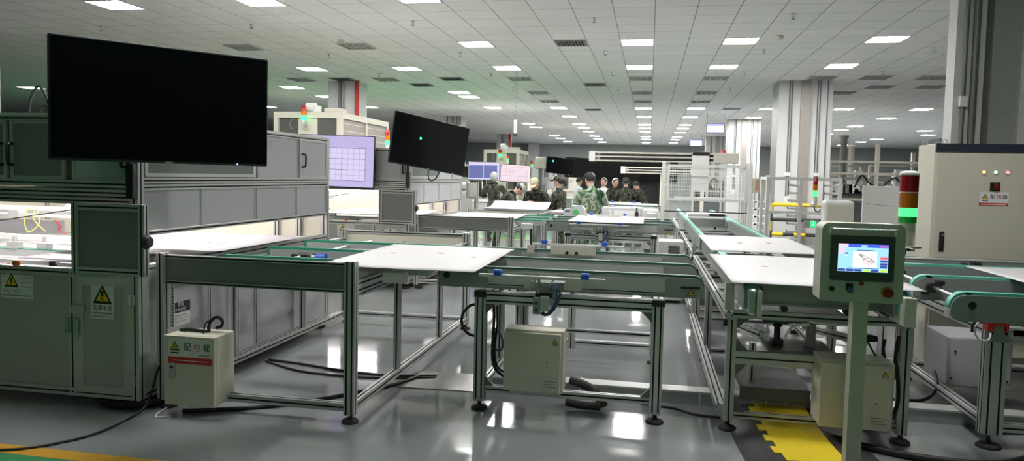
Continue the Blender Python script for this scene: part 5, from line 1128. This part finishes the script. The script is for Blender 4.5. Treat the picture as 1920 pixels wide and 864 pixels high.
# ------------------------------------------------------------------ big white stringer enclosures on the left
def enclosure(label, x, y, w_, d_, h_, zb=0.0):
    r = T('white_enclosure', label, 'machine', (x, y, 0), 'white window enclosures')
    x1_, y1_ = x + w_, y + d_; t = .09
    m = MB()
    for xx in (x, x1_ - t):
        for yy in (y, y1_ - t): m.box(xx, xx + t, yy, yy + t, 0, h_)
    for zz in (0.1, h_ - t, h_ * .48): m.box(x + t, x1_ - t, y, y + t, zz, zz + t).box(x + t, x1_ - t, y1_ - t, y1_, zz, zz + t).box(x1_ - t, x1_, y + t, y1_ - t, zz, zz + t).box(x, x + t, y + t, y1_ - t, zz, zz + t)
    m.box(x1_ - t, x1_, y + d_ * .5 - .03, y + d_ * .5 + .03, .19, h_ - t)
    P('frame', m, M['cream'], r)
    P('roof', MB().box(x, x1_, y, y1_, h_, h_ + .02).bbox(x1_ - .35, x1_ - .02, y + .02, y + .3, h_ + .02, h_ + .09, .01), M['cream'], r)
    P('centre_panel', MB().box(x + w_ * .36, x + w_ * .64, y + .03, y + .06, .19, h_ - t), M['cream'], r)
    for xa, xb in ((x + t, x + w_ * .36), (x + w_ * .64, x1_ - t)): P('window', MB().box(xa, xb, y + .05, y + .056, h_ * .48 + t, h_ - t), M['glass'], r); P('lower_panel', MB().box(xa, xb, y + .04, y + .06, .19, h_ * .48), M['cream'], r)
    wn_ = MB()
    for k in range(9): z = h_ * .5 + t + k * h_ * .05; wn_.box(x1_ - .04, x1_ - .035, y + t, y1_ - t, z, z + .008, 1)
    wn_.box(x1_ - .05, x1_ - .04, y + t, y1_ - t, h_ * .48 + t, h_ - t, 0)
    P('side_window', wn_, [M['duct'], M['label']], r); P('lower_side_panel', MB().box(x1_ - .05, x1_ - .04, y + t, y1_ - t, .19, h_ * .48), M['cream'], r)
    ins = MB(); ins.bbox(x + w_ * .16, x + w_ * .30, y + .25, y + .5, h_ - .42, h_ - .12, .01).box(x + w_ * .19, x + w_ * .27, y + .3, y + .4, h_ - .55, h_ - .42).bbox(x + w_ * .72, x + w_ * .88, y + .25, y + .5, h_ - .38, h_ - .12, .01).cyl((x + w_ * .79, y + .36, h_ - .55), (x + w_ * .79, y + .36, h_ - .38), .06, 0, 12).box(x + w_ * .66, x + w_ * .92, y + .2, y + .5, h_ * .66, h_ * .70)
    P('robot_head', ins, M['conduit'], r)
    P('conduit', MB().tube([(x + w_ * .36, y + .02, h_ - .52), (x + w_ * .40, y - .02, h_ - .53), (x + w_ * .44, y + .0, h_ - .45), (x + w_ * .50, y + .02, h_ - .44)], .012).tube([(x + w_ * .27, y + .02, h_ - .1), (x + w_ * .26, y - .03, h_ - .22), (x + w_ * .29, y - .02, h_ - .30)], .012), M['conduit'], r)
    P('fan_housing', MB().cyl((x + w_ * .46, y + .12, h_ + .10), (x + w_ * .58, y + .12, h_ + .10), .10, 0, 16).box(x + w_ * .56, x + w_ * .64, y + .05, y + .2, h_ + .02, h_ + .14), M['white'], r)
    P('light_bracket', MB().box(x + w_ * .45, x + w_ * .49, y - .09, y + .03, h_ - .265, h_ - .25), M['white'], r)
    return r
enclosure('big white machine with dark windows and a bright green light, above the lilac screen', -6.90, 12.5, 1.34, 2.45, 2.67)
def on_pole(t):
    z = t.location.z; P('pole', MB().cyl((0, 0, -z + .01), (0, 0, 0), .018, 0, 10).lathe((0, 0, -z), [(.12, 0), (.12, .01), (.03, .02)], 0, 16), M['alu'], t, local=True)
def glow_tower(lab, x, y, z, h, r_):
    t = small_tower(lab, x, y, z, h, r_)
    for k in bpy.data.objects:
        if k.parent == t and k.name.startswith('green_segment'): k.data.materials[0] = M['green_on']
    return t
glow_tower('tower light glowing bright green on the front of the big white machine', -6.27, 12.45, 2.42, .38, .045)
small_tower('tower light with green segment lit, standing behind the lilac screen', -4.22, 11.3, 1.945, .36, .035)
enclosure('far white machine with windows and a green light, above the lit blue screen', -4.75, 20.6, 1.05, 1.6, 2.33)
glow_tower('far tower light glowing green on the far white machine', -4.257, 20.54, 2.08, .26, .05)
on_pole(small_tower('small tower light with green segment lit above the pink screen', -3.80, 19.4, 1.92, .24, .032))
on_pole(small_tower('small tower light with green segment lit, between the pink screen and the cream cabinet', -3.40, 21.0, 1.82, .24, .035))
fc = T('wall_cabinet', 'cream cabinet on a post beside the far dark screens', 'cabinet', (-3.37, 22.4, 0)); P('body', MB().bbox(-3.52, -3.22, 22.4, 22.7, 1.83, 2.2, .03), M['cream'], fc); P('post', MB().box(-3.42, -3.32, 22.5, 22.6, 0, 1.83), M['conduit'], fc); P('lock', MB().cyl((-3.33, 22.39, 2.05), (-3.33, 22.4, 2.05), .018, 0, 10), M['slot'], fc)
# curved light shelf and far benches behind the people
for i, (x, y, w_, lab) in enumerate([(-4.6, 18.6, 1.7, 'grey bench with white top under the lit screens'), (-3.1, 22.9, 2.4, 'grey bench beyond the aisle behind the woman in camouflage')]):
    t_ = T('work_bench', lab, 'bench', (x + w_ / 2, y, 0), 'far work benches')
    P('top', MB().bbox(x, x + w_, y, y + .6, .90, .94, .004), M['white'], t_); P('front_panel', MB().box(x + .04, x + w_ - .04, y + .03, y + .05, .45, .9), M['panel'], t_)
    for xx in (x + .04, x + w_ - .04):
        for yy in (y + .05, y + .55): P('leg', MB().box(xx - .025, xx + .025, yy - .025, yy + .025, 0, .9), M['alu'], t_)

# ------------------------------------------------------------------ machines behind, on the right
def tube_machine(label, x, y, w_, h_):
    r = T('tube_frame_machine', label, 'machine', (x, y, 0), 'white tube frame machines')
    m = MB()
    for xx in (x, x + w_ * .5, x + w_): m.box(xx - .04, xx + .04, y - .04, y + .04, 0, h_)
    for z in (h_, h_ * .86, h_ * .55): m.box(x, x + w_, y - .03, y + .03, z - .03, z + .03)
    m.box(x + w_ * .48, x + w_ * .52, y - .05, y + .05, h_, h_ + .45)
    P('frame', m, M['cream'], r)
    P('body', MB().bbox(x + .05, x + w_ - .05, y + .3, y + 1.4, .05, h_ * .62, .02).box(x + .15, x + w_ * .3, y + .29, y + .3, h_ * .3, h_ * .55, 1), [M['conduit'], M['slot']], r)
    rs_ = random.Random(int(x * 10))
    for k in range(9):
        xx = x + .15 + (w_ - .4) * rs_.random(); zz = h_ * .62
        P('actuator', MB().bbox(xx, xx + .12 + .15 * rs_.random(), y + .2, y + .5, zz, zz + .06 + .25 * rs_.random(), .01), [M['alu'], M['panel_d'], M['label']][k % 3], r)
    P('hose', MB().tube([(x + w_ * .3, y + .2, h_ * .7), (x + w_ * .36, y + .1, h_ * .84), (x + w_ * .46, y + .15, h_ * .74), (x + w_ * .6, y + .2, h_ * .72)], .02).tube([(x + w_ * .6, y + .2, h_ * .72), (x + w_ * .7, y + .1, h_ * .82), (x + w_ * .8, y + .2, h_ * .72)], .02), M['cable'], r)
    P('arm', MB().cyl((x + w_ * .2, y + .25, h_ * .8), (x + w_ * .85, y + .25, h_ * .8), .035, 0, 12).bbox(x + w_ * .3, x + w_ * .38, y + .18, y + .34, h_ * .72, h_ * .9, .01).bbox(x + w_ * .72, x + w_ * .8, y + .18, y + .34, h_ * .70, h_ * .92, .01), M['alu'], r)
    return r
tube_machine('white tube frame machine with robot arms behind the white board', 4.55, 20.0, 2.3, 2.15)
tube_machine('white tube frame machine in the distance behind the tray rack and striped column', 4.6, 25.5, 2.2, 2.15)
tube_machine('white tube frame machine in the distance beside the two vent pipes', 7.2, 26.0, 2.6, 2.2)
tube_machine('white tube frame machine far off behind the mesh guard', 1.9, 33, 2.4, 2.0)
for i, (x, y, h_, s_) in enumerate([(6.0, 24.6, 3.1, 'left'), (7.0, 27.6, 2.95, 'right')]):
    solo('vent_pipe', MB().lathe((x, y, 0), [(.16, 0), (.16, .02), (.10, .021), (.10, h_ - .08), (.14, h_ - .07), (.14, h_)], 0, 18), M['duct'], 'upright vent pipe behind the tube frame machines, %s of the two' % s_, 'pipe', (x, y, 0), 'vent pipes')
solo('tool_cart', MB().bbox(4.4, 5.6, 14.0, 14.6, .02, 1.45, .02).box(4.5, 5.5, 13.99, 14.0, 1.0, 1.35, 1).box(4.45, 4.55, 14.1, 14.5, 0, .02), [M['panel'], M['slot']], 'grey equipment cart behind the white board', 'cart', (5.0, 14.3, 0))
# far rows on the left so that the hall goes on
for i, (x, y) in enumerate([(-9.6, 12.0), (-12.5, 20.5), (-9.8, 24.5), (-14.8, 12.3)]):
    enclosure(['white machine far left behind the big black screen, first of its row', 'white machine far left beyond the aisle', 'white machine far back left of the red pipe', 'white machine far left at the edge of the hall'][i], x, y, 1.6, 2.2, 2.1)
for i, (x, y) in enumerate([(-8.0, 33.0), (-4.5, 35.0), (-1.5, 37.0), (6.0, 38.0)]):
    enclosure(['pale machine far at the back, leftmost of four', 'pale machine far at the back, second of four', 'pale machine far at the back, third of four', 'pale machine far at the back, rightmost of four'][i], x, y, 1.8, 2.0, 1.9)

# ------------------------------------------------------------------ cable ramps and cables on the floor
def bez(pts, n=24):
    out = []
    P_ = [Vector(p) for p in pts]
    for i in range(n + 1):
        t = i / n * (len(P_) - 1); k = min(int(t), len(P_) - 2); f = t - k
        a = P_[max(k - 1, 0)]; b = P_[k]; c = P_[k + 1]; d = P_[min(k + 2, len(P_) - 1)]
        out.append(0.5 * ((2 * b) + (c - a) * f + (2 * a - 5 * b + 4 * c - d) * f * f + (3 * b - a - 3 * c + d) * f ** 3))
    return out
rp = T('cable_ramp', 'yellow and black rubber cable ramp on the floor beside the operator panel post', 'cable ramp', (.95, 4.5, 0))
ctr = [(.95, 5.5), (.935, 5.1), (.935, 4.8), (.95, 4.5), (.975, 4.215)]
pts = bez([(x, y, 0) for x, y in ctr], 20)
def strip(off0, off1, z0, z1, m, name, teeth=0):
    mb = MB()
    L = []; R_ = []
    for i, p in enumerate(pts):
        d = (pts[min(i + 1, len(pts) - 1)] - pts[max(i - 1, 0)]).normalized(); nrm = Vector((d.y, -d.x, 0))
        tt = teeth if (i // 2) % 2 else 0
        L.append(p + nrm * -(off0 + 0)); R_.append(p + nrm * -(off1 + tt))
    n = len(pts)
    for i in range(n - 1):
        a, b_, c, d = L[i], L[i + 1], R_[i + 1], R_[i]
        vs = [(a.x, a.y, .001), (b_.x, b_.y, .001), (c.x, c.y, .001), (d.x, d.y, .001), (a.x, a.y, z0), (b_.x, b_.y, z0), (c.x, c.y, z1), (d.x, d.y, z1)]
        mb.add(vs, [(3, 2, 1, 0), (4, 5, 6, 7), (0, 1, 5, 4), (1, 2, 6, 5), (2, 3, 7, 6), (3, 0, 4, 7)])
    return P(name, mb, m, rp)
strip(-.17, .17, .045, .045, M['ramp_y'], 'yellow_lid')
strip(.17, .40, .042, .004, M['ramp_k'], 'black_edge')
strip(-.38, -.17, .004, .042, M['ramp_k'], 'black_edge')
for i in range(2, 18, 3):
    p = pts[i]; d = (pts[i + 1] - pts[i - 1]).normalized(); nrm = Vector((d.y, -d.x, 0)); q = p + nrm * .17
    a = [q - d * .05, q - d * .05 + nrm * .04, q + d * .05 + nrm * .04, q + d * .05]
    P('yellow_tooth', MB().prism([(v.x, v.y, .036) for v in a], (0, 0, .0095)), M['ramp_y'], rp)
rp2 = T('cable_ramp', 'dark rubber cable ramp with yellow stripes, in front of the cream cabinet', 'cable ramp', (2.2, 6.6, 0))
m = MB()
m.prism([(2.62, 7.9, .002), (2.86, 7.9, .002), (2.80, 7.9, .04), (2.68, 7.9, .04)], (.42, .9, 0), 0)
m.prism([(2.685, 7.905, .041), (2.735, 7.905, .041), (2.735, 7.905, .043), (2.685, 7.905, .043)], (.42, .88, 0), 1)
P('body', m, [M['ramp_k'], M['yellow']], rp2)
def floor_cable(lab, pts_, r_, mt_='cable', nm='floor_cable', ct='cable', grp=None):
    return solo(nm, MB().tube([(x, y, z + r_) for x, y, z in pts_], r_, 0, 8, 8), M[mt_], lab, ct, (pts_[0][0], pts_[0][1], 0), grp)
floor_cable('thin black cable running down from the low cream box across the orange line', [(-3.85, 3.30, 0), (-3.45, 3.40, 0), (-3.27, 3.58, 0), (-3.20, 3.75, 0), (-3.20, 4.0, 0), (-3.19, 4.16, .05), (-3.185, 4.26, .25), (-3.175, 4.34, .325)], .008)
floor_cable('thick black cable on the floor running from the white electrical box under the frame conveyor', [(-2.96, 4.20, 0), (-2.7, 4.30, 0), (-2.4, 4.48, 0), (-2.1, 4.78, 0), (-1.85, 5.1, 0), (-1.72, 5.4, 0)], .014)
floor_cable('black cable on the floor inside the frame conveyor, the one touching the machine higher up', [(-3.1, 5.55, 0), (-2.8, 5.5, 0), (-2.4, 5.4, 0), (-2.0, 5.36, 0), (-1.6, 5.44, 0)], .010)
floor_cable('black cable on the floor inside the frame conveyor, the one bulging toward the viewer', [(-3.1, 5.50, 0), (-2.7, 5.30, 0), (-2.3, 5.26, 0), (-1.9, 5.30, 0), (-1.6, 5.40, 0)], .009)
floor_cable('thin white cable end curling on the floor under the white electrical box', [(-2.98, 4.12, 0), (-3.05, 4.07, 0), (-3.10, 4.14, 0), (-3.12, 4.30, 0)], .005, 'label')
floor_cable('thick black cable bending over the floor behind the operator panel post', [(1.0, 5.2, 0), (1.08, 4.85, 0), (1.25, 4.66, 0), (1.5, 4.52, 0), (1.8, 4.47, 0), (2.05, 4.52, 0), (2.2, 4.62, 0)], .022)
floor_cable('thin black cable on the floor between the cross conveyor and the long conveyor', [(-.02, 5.16, 0), (.1, 5.12, 0), (.22, 5.1, 0), (.36, 5.0, 0), (.52, 4.98, 0)], .008)
floor_cable('black cable bundle on the floor below the dark drive box', [(1.70, 5.75, 0), (1.88, 5.68, .01), (2.0, 5.60, .05), (2.10, 5.68, .13), (2.14, 5.85, .2)], .012)
floor_cable('black cable along the floor behind the wide leg with the red clamp', [(2.2, 5.1, 0), (2.4, 5.15, 0), (2.7, 5.25, 0), (3.1, 5.2, 0)], .016)
# ------------------------------------------------------------------ people
def skin_mesh(verts, edges, radii, root, levels=2):
    me = bpy.data.meshes.new('sk'); me.from_pydata([Vector(v) for v in verts], edges, [])
    o = bpy.data.objects.new('sk', me); COL.objects.link(o)
    md = o.modifiers.new('Skin', 'SKIN'); md.use_smooth_shade = True; md.branch_smoothing = 0.6
    for i, rr in enumerate(radii):
        sv = me.skin_vertices[0].data[i]; sv.radius = rr if isinstance(rr, tuple) else (rr, rr); sv.use_root = (i == root)
    sb = o.modifiers.new('Sub', 'SUBSURF'); sb.levels = levels; sb.render_levels = levels
    r = bpy.data.meshes.new_from_object(o.evaluated_get(bpy.context.evaluated_depsgraph_get()))
    vs = [v.co[:] for v in r.vertices]; fs = [list(p.vertices) for p in r.polygons]
    bpy.data.objects.remove(o); bpy.data.meshes.remove(me); bpy.data.meshes.remove(r)
    return vs, fs
class Sk:
    def __init__(s): s.v = []; s.e = []; s.r = []; s.n = {}
    def j(s, name, p, r, par=None):
        s.n[name] = len(s.v); s.v.append(tuple(p)); s.r.append(r)
        if par is not None: s.e.append((s.n[par], s.n[name]))
    def get(s, root): return skin_mesh(s.v, s.e, s.r, s.n[root])
def lerp(a, b, t): return tuple(a[i] + (b[i] - a[i]) * t for i in range(3))

def person(label, loc, yaw, h=1.66, lean=0.0, neck=0.0, turn=0.0, hands=((-.22, .12, .82), (.22, .12, .82)), jacket='camo_dark', trousers='camo_dark', head='cap', cap='camo_dark', sit=False, tail=False, mask=False, stout=1.0):
    """local frame: feet at the origin, facing +Y. lean bends the torso forward, neck drops the face, turn rotates the head"""
    k = h / 1.70
    r = T('person', label, 'person', loc, None, yaw)
    hip = .93; 
    if sit: hip = .50
    def tor(up, fwd=0.0, x=0.0):                  # a point on the leaning torso, 'up' above the hips
        return (x, math.sin(lean) * up + math.cos(lean) * fwd, hip + math.cos(lean) * up - math.sin(lean) * fwd)
    nb = tor(.47); hb = tor(.505)
    la = lean + neck
    def hd(up, fwd=0, x=0):
        q = Vector((x, fwd, up)); q.rotate(Euler((-la, 0, 0))); 
        if turn: q.rotate(Euler((0, 0, turn)))
        return (hb[0] + q.x, hb[1] + q.y, hb[2] + q.z)
    sh = [tor(.425, 0, s * .17) for s in (-1, 1)]
    hands = [Vector(p) for p in hands]
    arms = []
    for i, s in enumerate((-1, 1)):
        a = Vector(sh[i]); w_ = hands[i]; L1, L2 = .29, .27; d = w_ - a; dist = min(d.length, (L1 + L2) * .985); dn = d.normalized()
        w_ = a + dn * dist; ca = (L1 * L1 + dist * dist - L2 * L2) / (2 * L1 * dist); sn = math.sqrt(max(0, 1 - ca * ca))
        pole = Vector((s * .5, -.55, -.6)); pole = (pole - dn * pole.dot(dn)).normalized()
        arms.append((a, a + dn * L1 * ca + pole * L1 * sn, w_))
    legs = []
    for s in (-1, 1):
        if sit: legs.append(((s * .09, 0, hip), (s * .12, .42, .50), (s * .12, .44, .09)))
        else: legs.append(((s * .095, 0, hip - .04), (s * .10, .03, .50), (s * .105, -.02, .09)))
    # body: one continuous surface, with fingers
    b = Sk(); b.j('pel', (0, 0, hip), (.08, .07)); b.j('sp', tor(.2), (.075, .06), 'pel'); b.j('ch', tor(.36), (.08, .06), 'sp'); b.j('nk', nb, .060, 'ch'); b.j('hb', hd(.05, .012), .062, 'nk')
    b.j('h1', hd(.12, .018), (.062, .07), 'hb'); b.j('h2', hd(.17, .008), (.06, .07), 'h1')
    for i, s in enumerate(('l', 'r')):
        a, e, w_ = arms[i]; b.j('s' + s, a, .042, 'ch'); b.j('e' + s, e, .036, 's' + s); b.j('w' + s, w_, .024, 'e' + s)
        d = (w_ - e).normalized(); sd = (-1, 1)[i]; up = Vector((0, 0, 1)) if abs(d.z) < .8 else Vector((0, 1, 0))
        side = d.cross(up).normalized(); dn = side.cross(d).normalized()
        if dn.z > 0 or (abs(d.z) >= .8 and dn.y < 0): dn = -dn
        b.j('p' + s, w_ + d * .055, (.036, .018), 'w' + s)
        for f in range(4):
            ln = (.068, .078, .074, .058)[f]; o_ = side * (.030 - .020 * f)
            q0 = w_ + d * .095 + o_; q1 = q0 + d * ln * .55 + dn * .012; q2 = q1 + d * ln * .35 + dn * .022
            b.j('f%d%s' % (f, s), q0, .0095, 'p' + s); b.j('g%d%s' % (f, s), q1, .0088, 'f%d%s' % (f, s)); b.j('k%d%s' % (f, s), q2, .0078, 'g%d%s' % (f, s))
        t0 = w_ + d * .035 + side * .036; b.j('t' + s, t0, .012, 'p' + s); b.j('u' + s, t0 + d * .035 + side * .022 + dn * .012, .010, 't' + s)
        H_, K_, F_ = legs[i]; b.j('H' + s, H_, .065, 'pel'); b.j('K' + s, K_, .05, 'H' + s); b.j('A' + s, F_, .036, 'K' + s); b.j('T' + s, (F_[0], F_[1] + .14, .045), (.035, .028), 'A' + s)
    vs, fs = b.get('pel'); m = MB(); m.add(vs, fs, 0, True)
    R = Euler((-la, 0, turn)) if not turn else Euler((-la, 0, turn), 'XYZ')
    m.ell(hd(.145, .0), .078, .096, .108, 0, 20, 14, R); m.ell(hd(.085, .045), .055, .052, .055, 0, 16, 10, R)   # skull and jaw
    m.ell(hd(.118, .098), .015, .020, .026, 0, 10, 8)                                   # nose
    for s in (-1, 1):
        m.ell(hd(.148, .085, s * .032), .012, .007, .007, 1, 10, 6)                      # eyes
        m.ell(hd(.130, .0, s * .080), .010, .020, .032, 0, 10, 8)                        # ears
    m.ell(hd(.070, .090), .022, .007, .007, 2, 10, 6)                                   # mouth
    def sc(mb): mb.v = [(x * k, y * k, z * k) for x, y, z in mb.v]; return mb
    P('body', sc(m), [M['skin'], M['eye'], M['lip']], r, local=True)
    # jacket
    st = stout
    b = Sk(); b.j('hem', tor(-.16), (.19 * st, .15 * st)); b.j('pel', tor(-.02), (.185 * st, .145 * st), 'hem'); b.j('sp', tor(.17), (.18 * st, .135 * st), 'pel'); b.j('ch', tor(.34), (.20 * st, .14 * st), 'sp'); b.j('uc', tor(.43), (.14, .105), 'ch'); b.j('nk', tor(.50, .01), .085, 'uc')
    for i, s in enumerate(('l', 'r')):
        a, e, w_ = arms[i]; q = lerp(tor(.40), a, .75); b.j('q' + s, q, .095, 'ch'); b.j('s' + s, lerp(a, e, .12), .085, 'q' + s); b.j('m' + s, lerp(a, e, .55), .075, 's' + s); b.j('e' + s, e, .066, 'm' + s); b.j('w' + s, lerp(e, w_, .95), .05, 'e' + s)
    vs, fs = b.get('sp'); m = MB(); m.add(vs, fs, 0, True)
    m.ell(tor(.40, -.005), .165 * st, .10, .085, 0, 18, 10, Euler((-lean, 0, 0)))
    m.ell(tor(.30, -.01), .165 * st, .115 * st, .18, 0, 18, 10, Euler((-lean, 0, 0)))
    jk = P('jacket', sc(m), M[jacket], r, local=True)
    m = MB(); c = tor(.495, .006); m.ell(c, .075, .072, .042, 0, 14, 8, Euler((-lean, 0, 0))); P('collar', sc(m), M[jacket], jk, local=True)
    # trousers
    b = Sk(); b.j('wst', tor(.10), (.16 * stout, .13)); b.j('pel', (0, 0, hip), (.17 * stout, .14), 'wst')
    for i, s in enumerate(('l', 'r')):
        H_, K_, F_ = legs[i]; b.j('H' + s, lerp(H_, K_, .2), .11, 'pel'); b.j('K' + s, K_, .085, 'H' + s); b.j('A' + s, lerp(K_, F_, .92), .078, 'K' + s)
    vs, fs = b.get('pel'); m = MB(); m.add(vs, fs, 0, True); P('trousers', sc(m), M[trousers], r, local=True)
    for i in (0, 1):
        F_ = legs[i][2]; m = MB(); m.bbox(F_[0] - .048, F_[0] + .048, F_[1] - .075, F_[1] + .20, .004, .075, .03, 0, 4).cyl((F_[0], F_[1], .05), (F_[0], F_[1], .16), .05, 0, 14); P('boot', sc(m), M['boot'], r, local=True)
    # hair and headgear
    m = MB(); m.ell(hd(.165, -.012), .088, .102, .098, 0, 18, 12, R); 
    vs2 = []
    P('hair', sc(MB().ell(hd(.165, -.022), .088, .098, .10, 0, 18, 12, R)) if not tail else sc(MB().ell(hd(.165, -.022), .090, .10, .10, 0, 18, 12, R).ell(hd(.15, -.125), .045, .05, .06, 0, 12, 8).ell(hd(.09, -.14), .03, .035, .07, 0, 12, 8)), M['hair'], r, local=True)
    if head == 'cap':
        m = MB(); m.ell(hd(.185, .002), .099, .115, .092, 0, 20, 10, R, .05)
        br_ = []
        for i in range(13):
            t = PI * i / 12; br_.append(hd(.190 - .012 * math.sin(t), .07 + .125 * math.sin(t), .088 * math.cos(t)))
        up = Vector(hd(.012)) - Vector(hd(0)); m.prism(br_, up, 0)
        P('cap', sc(m), M[cap], r, local=True)
    elif head == 'hood':
        m = MB(); m.ell(hd(.150, -.045), .097, .098, .125, 0, 20, 12, R); P('cap', sc(m), M[cap], r, local=True)
    if mask: P('face_mask', sc(MB().ell(hd(.085, .055), .062, .052, .045, 0, 14, 8, R)), M['white_cloth'], r, local=True)
    return r
R_ = math.radians
def stool(lab, x, y, z=.50):
    t = T('stool', lab, 'stool', (x, y, 0), 'round stools'); P('seat', MB().lathe((0, 0, z - .06), [(.15, 0), (.17, .01), (.17, .045), (.15, .055)], 0, 20), M['black'], t, local=True)
    P('stem', MB().cyl((0, 0, .04), (0, 0, z - .06), .022, 0, 12), M['chrome'], t, local=True); P('foot_plate', MB().lathe((0, 0, 0), [(.2, 0), (.2, .015), (.03, .045)], 0, 20), M['chrome'], t, local=True); return t
person('person in green and white camouflage jacket and cap, seen from behind at the grey bench', (-.97, 12.50, 0), R_(14), 1.70, .10, .28, .35, ((-.20, .33, 1.02), (.20, .33, 1.02)), 'camo_green', 'camo_green', 'cap', 'camo_dark', stout=1.12)
person('person in dark camouflage standing sideways, hair tied back under a camouflage cap', (-1.72, 14.3, 0), R_(72), 1.62, .05, .10, 0, ((-.12, .36, 1.0), (.16, .30, 1.0)), 'camo_dark', 'camo_dark', 'cap', 'camo_dark', tail=True)
person('person with grey cap seen from behind in front of the lit blue screen', (-3.72, 17.3, 0), R_(2), 1.68, .03, .05, 0, ((-.25, .34, 1.10), (.30, .30, 1.10)), 'camo_dark', 'camo_dark', 'hood', 'grey_cap')
person('person in grey cap and dark camouflage bending low over the curled white sheet', (-3.02, 14.35, 0), R_(-80), 1.66, .75, .35, 0, ((-.15, .62, 1.08), (.12, .58, 1.08)), 'camo_dark', 'camo_dark', 'cap', 'grey_cap')
person('person in khaki cap facing the camera, leaning over the curled white sheet', (-2.22, 14.75, 0), R_(168), 1.64, .40, .30, 0, ((-.24, .46, 1.1), (.10, .50, 1.1)), 'camo_dark', 'camo_dark', 'cap', 'khaki')
person('bareheaded dark-haired person in a white coat, standing far back', (-2.20, 22.3, 0), R_(-60), 1.60, .10, .2, 0, ((-.2, .4, 1.0), (.2, .4, 1.0)), 'white_cloth', 'white_cloth', 'none', 'white_cloth')
person('person in white coat and white hood facing the camera, far back', (-1.22, 20.1, 0), R_(165), 1.60, .08, .1, 0, ((-.2, .36, 1.0), (.2, .36, 1.0)), 'white_cloth', 'white_cloth', 'hood', 'white_cloth')
person('person in dark jacket and white hood facing the camera at the far conveyor', (-.92, 19.7, 0), R_(200), 1.60, .10, .3, 0, ((-.2, .36, .98), (.2, .36, .98)), 'camo_dark', 'camo_dark', 'hood', 'white_cloth')
person('person in dark jacket and cap seen from behind at the far conveyor', (-.60, 19.1, 0), R_(5), 1.62, .05, .05, 0, ((-.22, .34, 1.0), (.22, .34, 1.0)), 'camo_dark', 'camo_dark', 'cap', 'camo_dark')
person('person in dark jacket and cap bending sideways at the far conveyor', (-.10, 19.55, 0), R_(60), 1.60, .45, .2, 0, ((-.15, .5, 1.0), (.15, .5, 1.0)), 'camo_dark', 'camo_dark', 'cap', 'camo_dark')
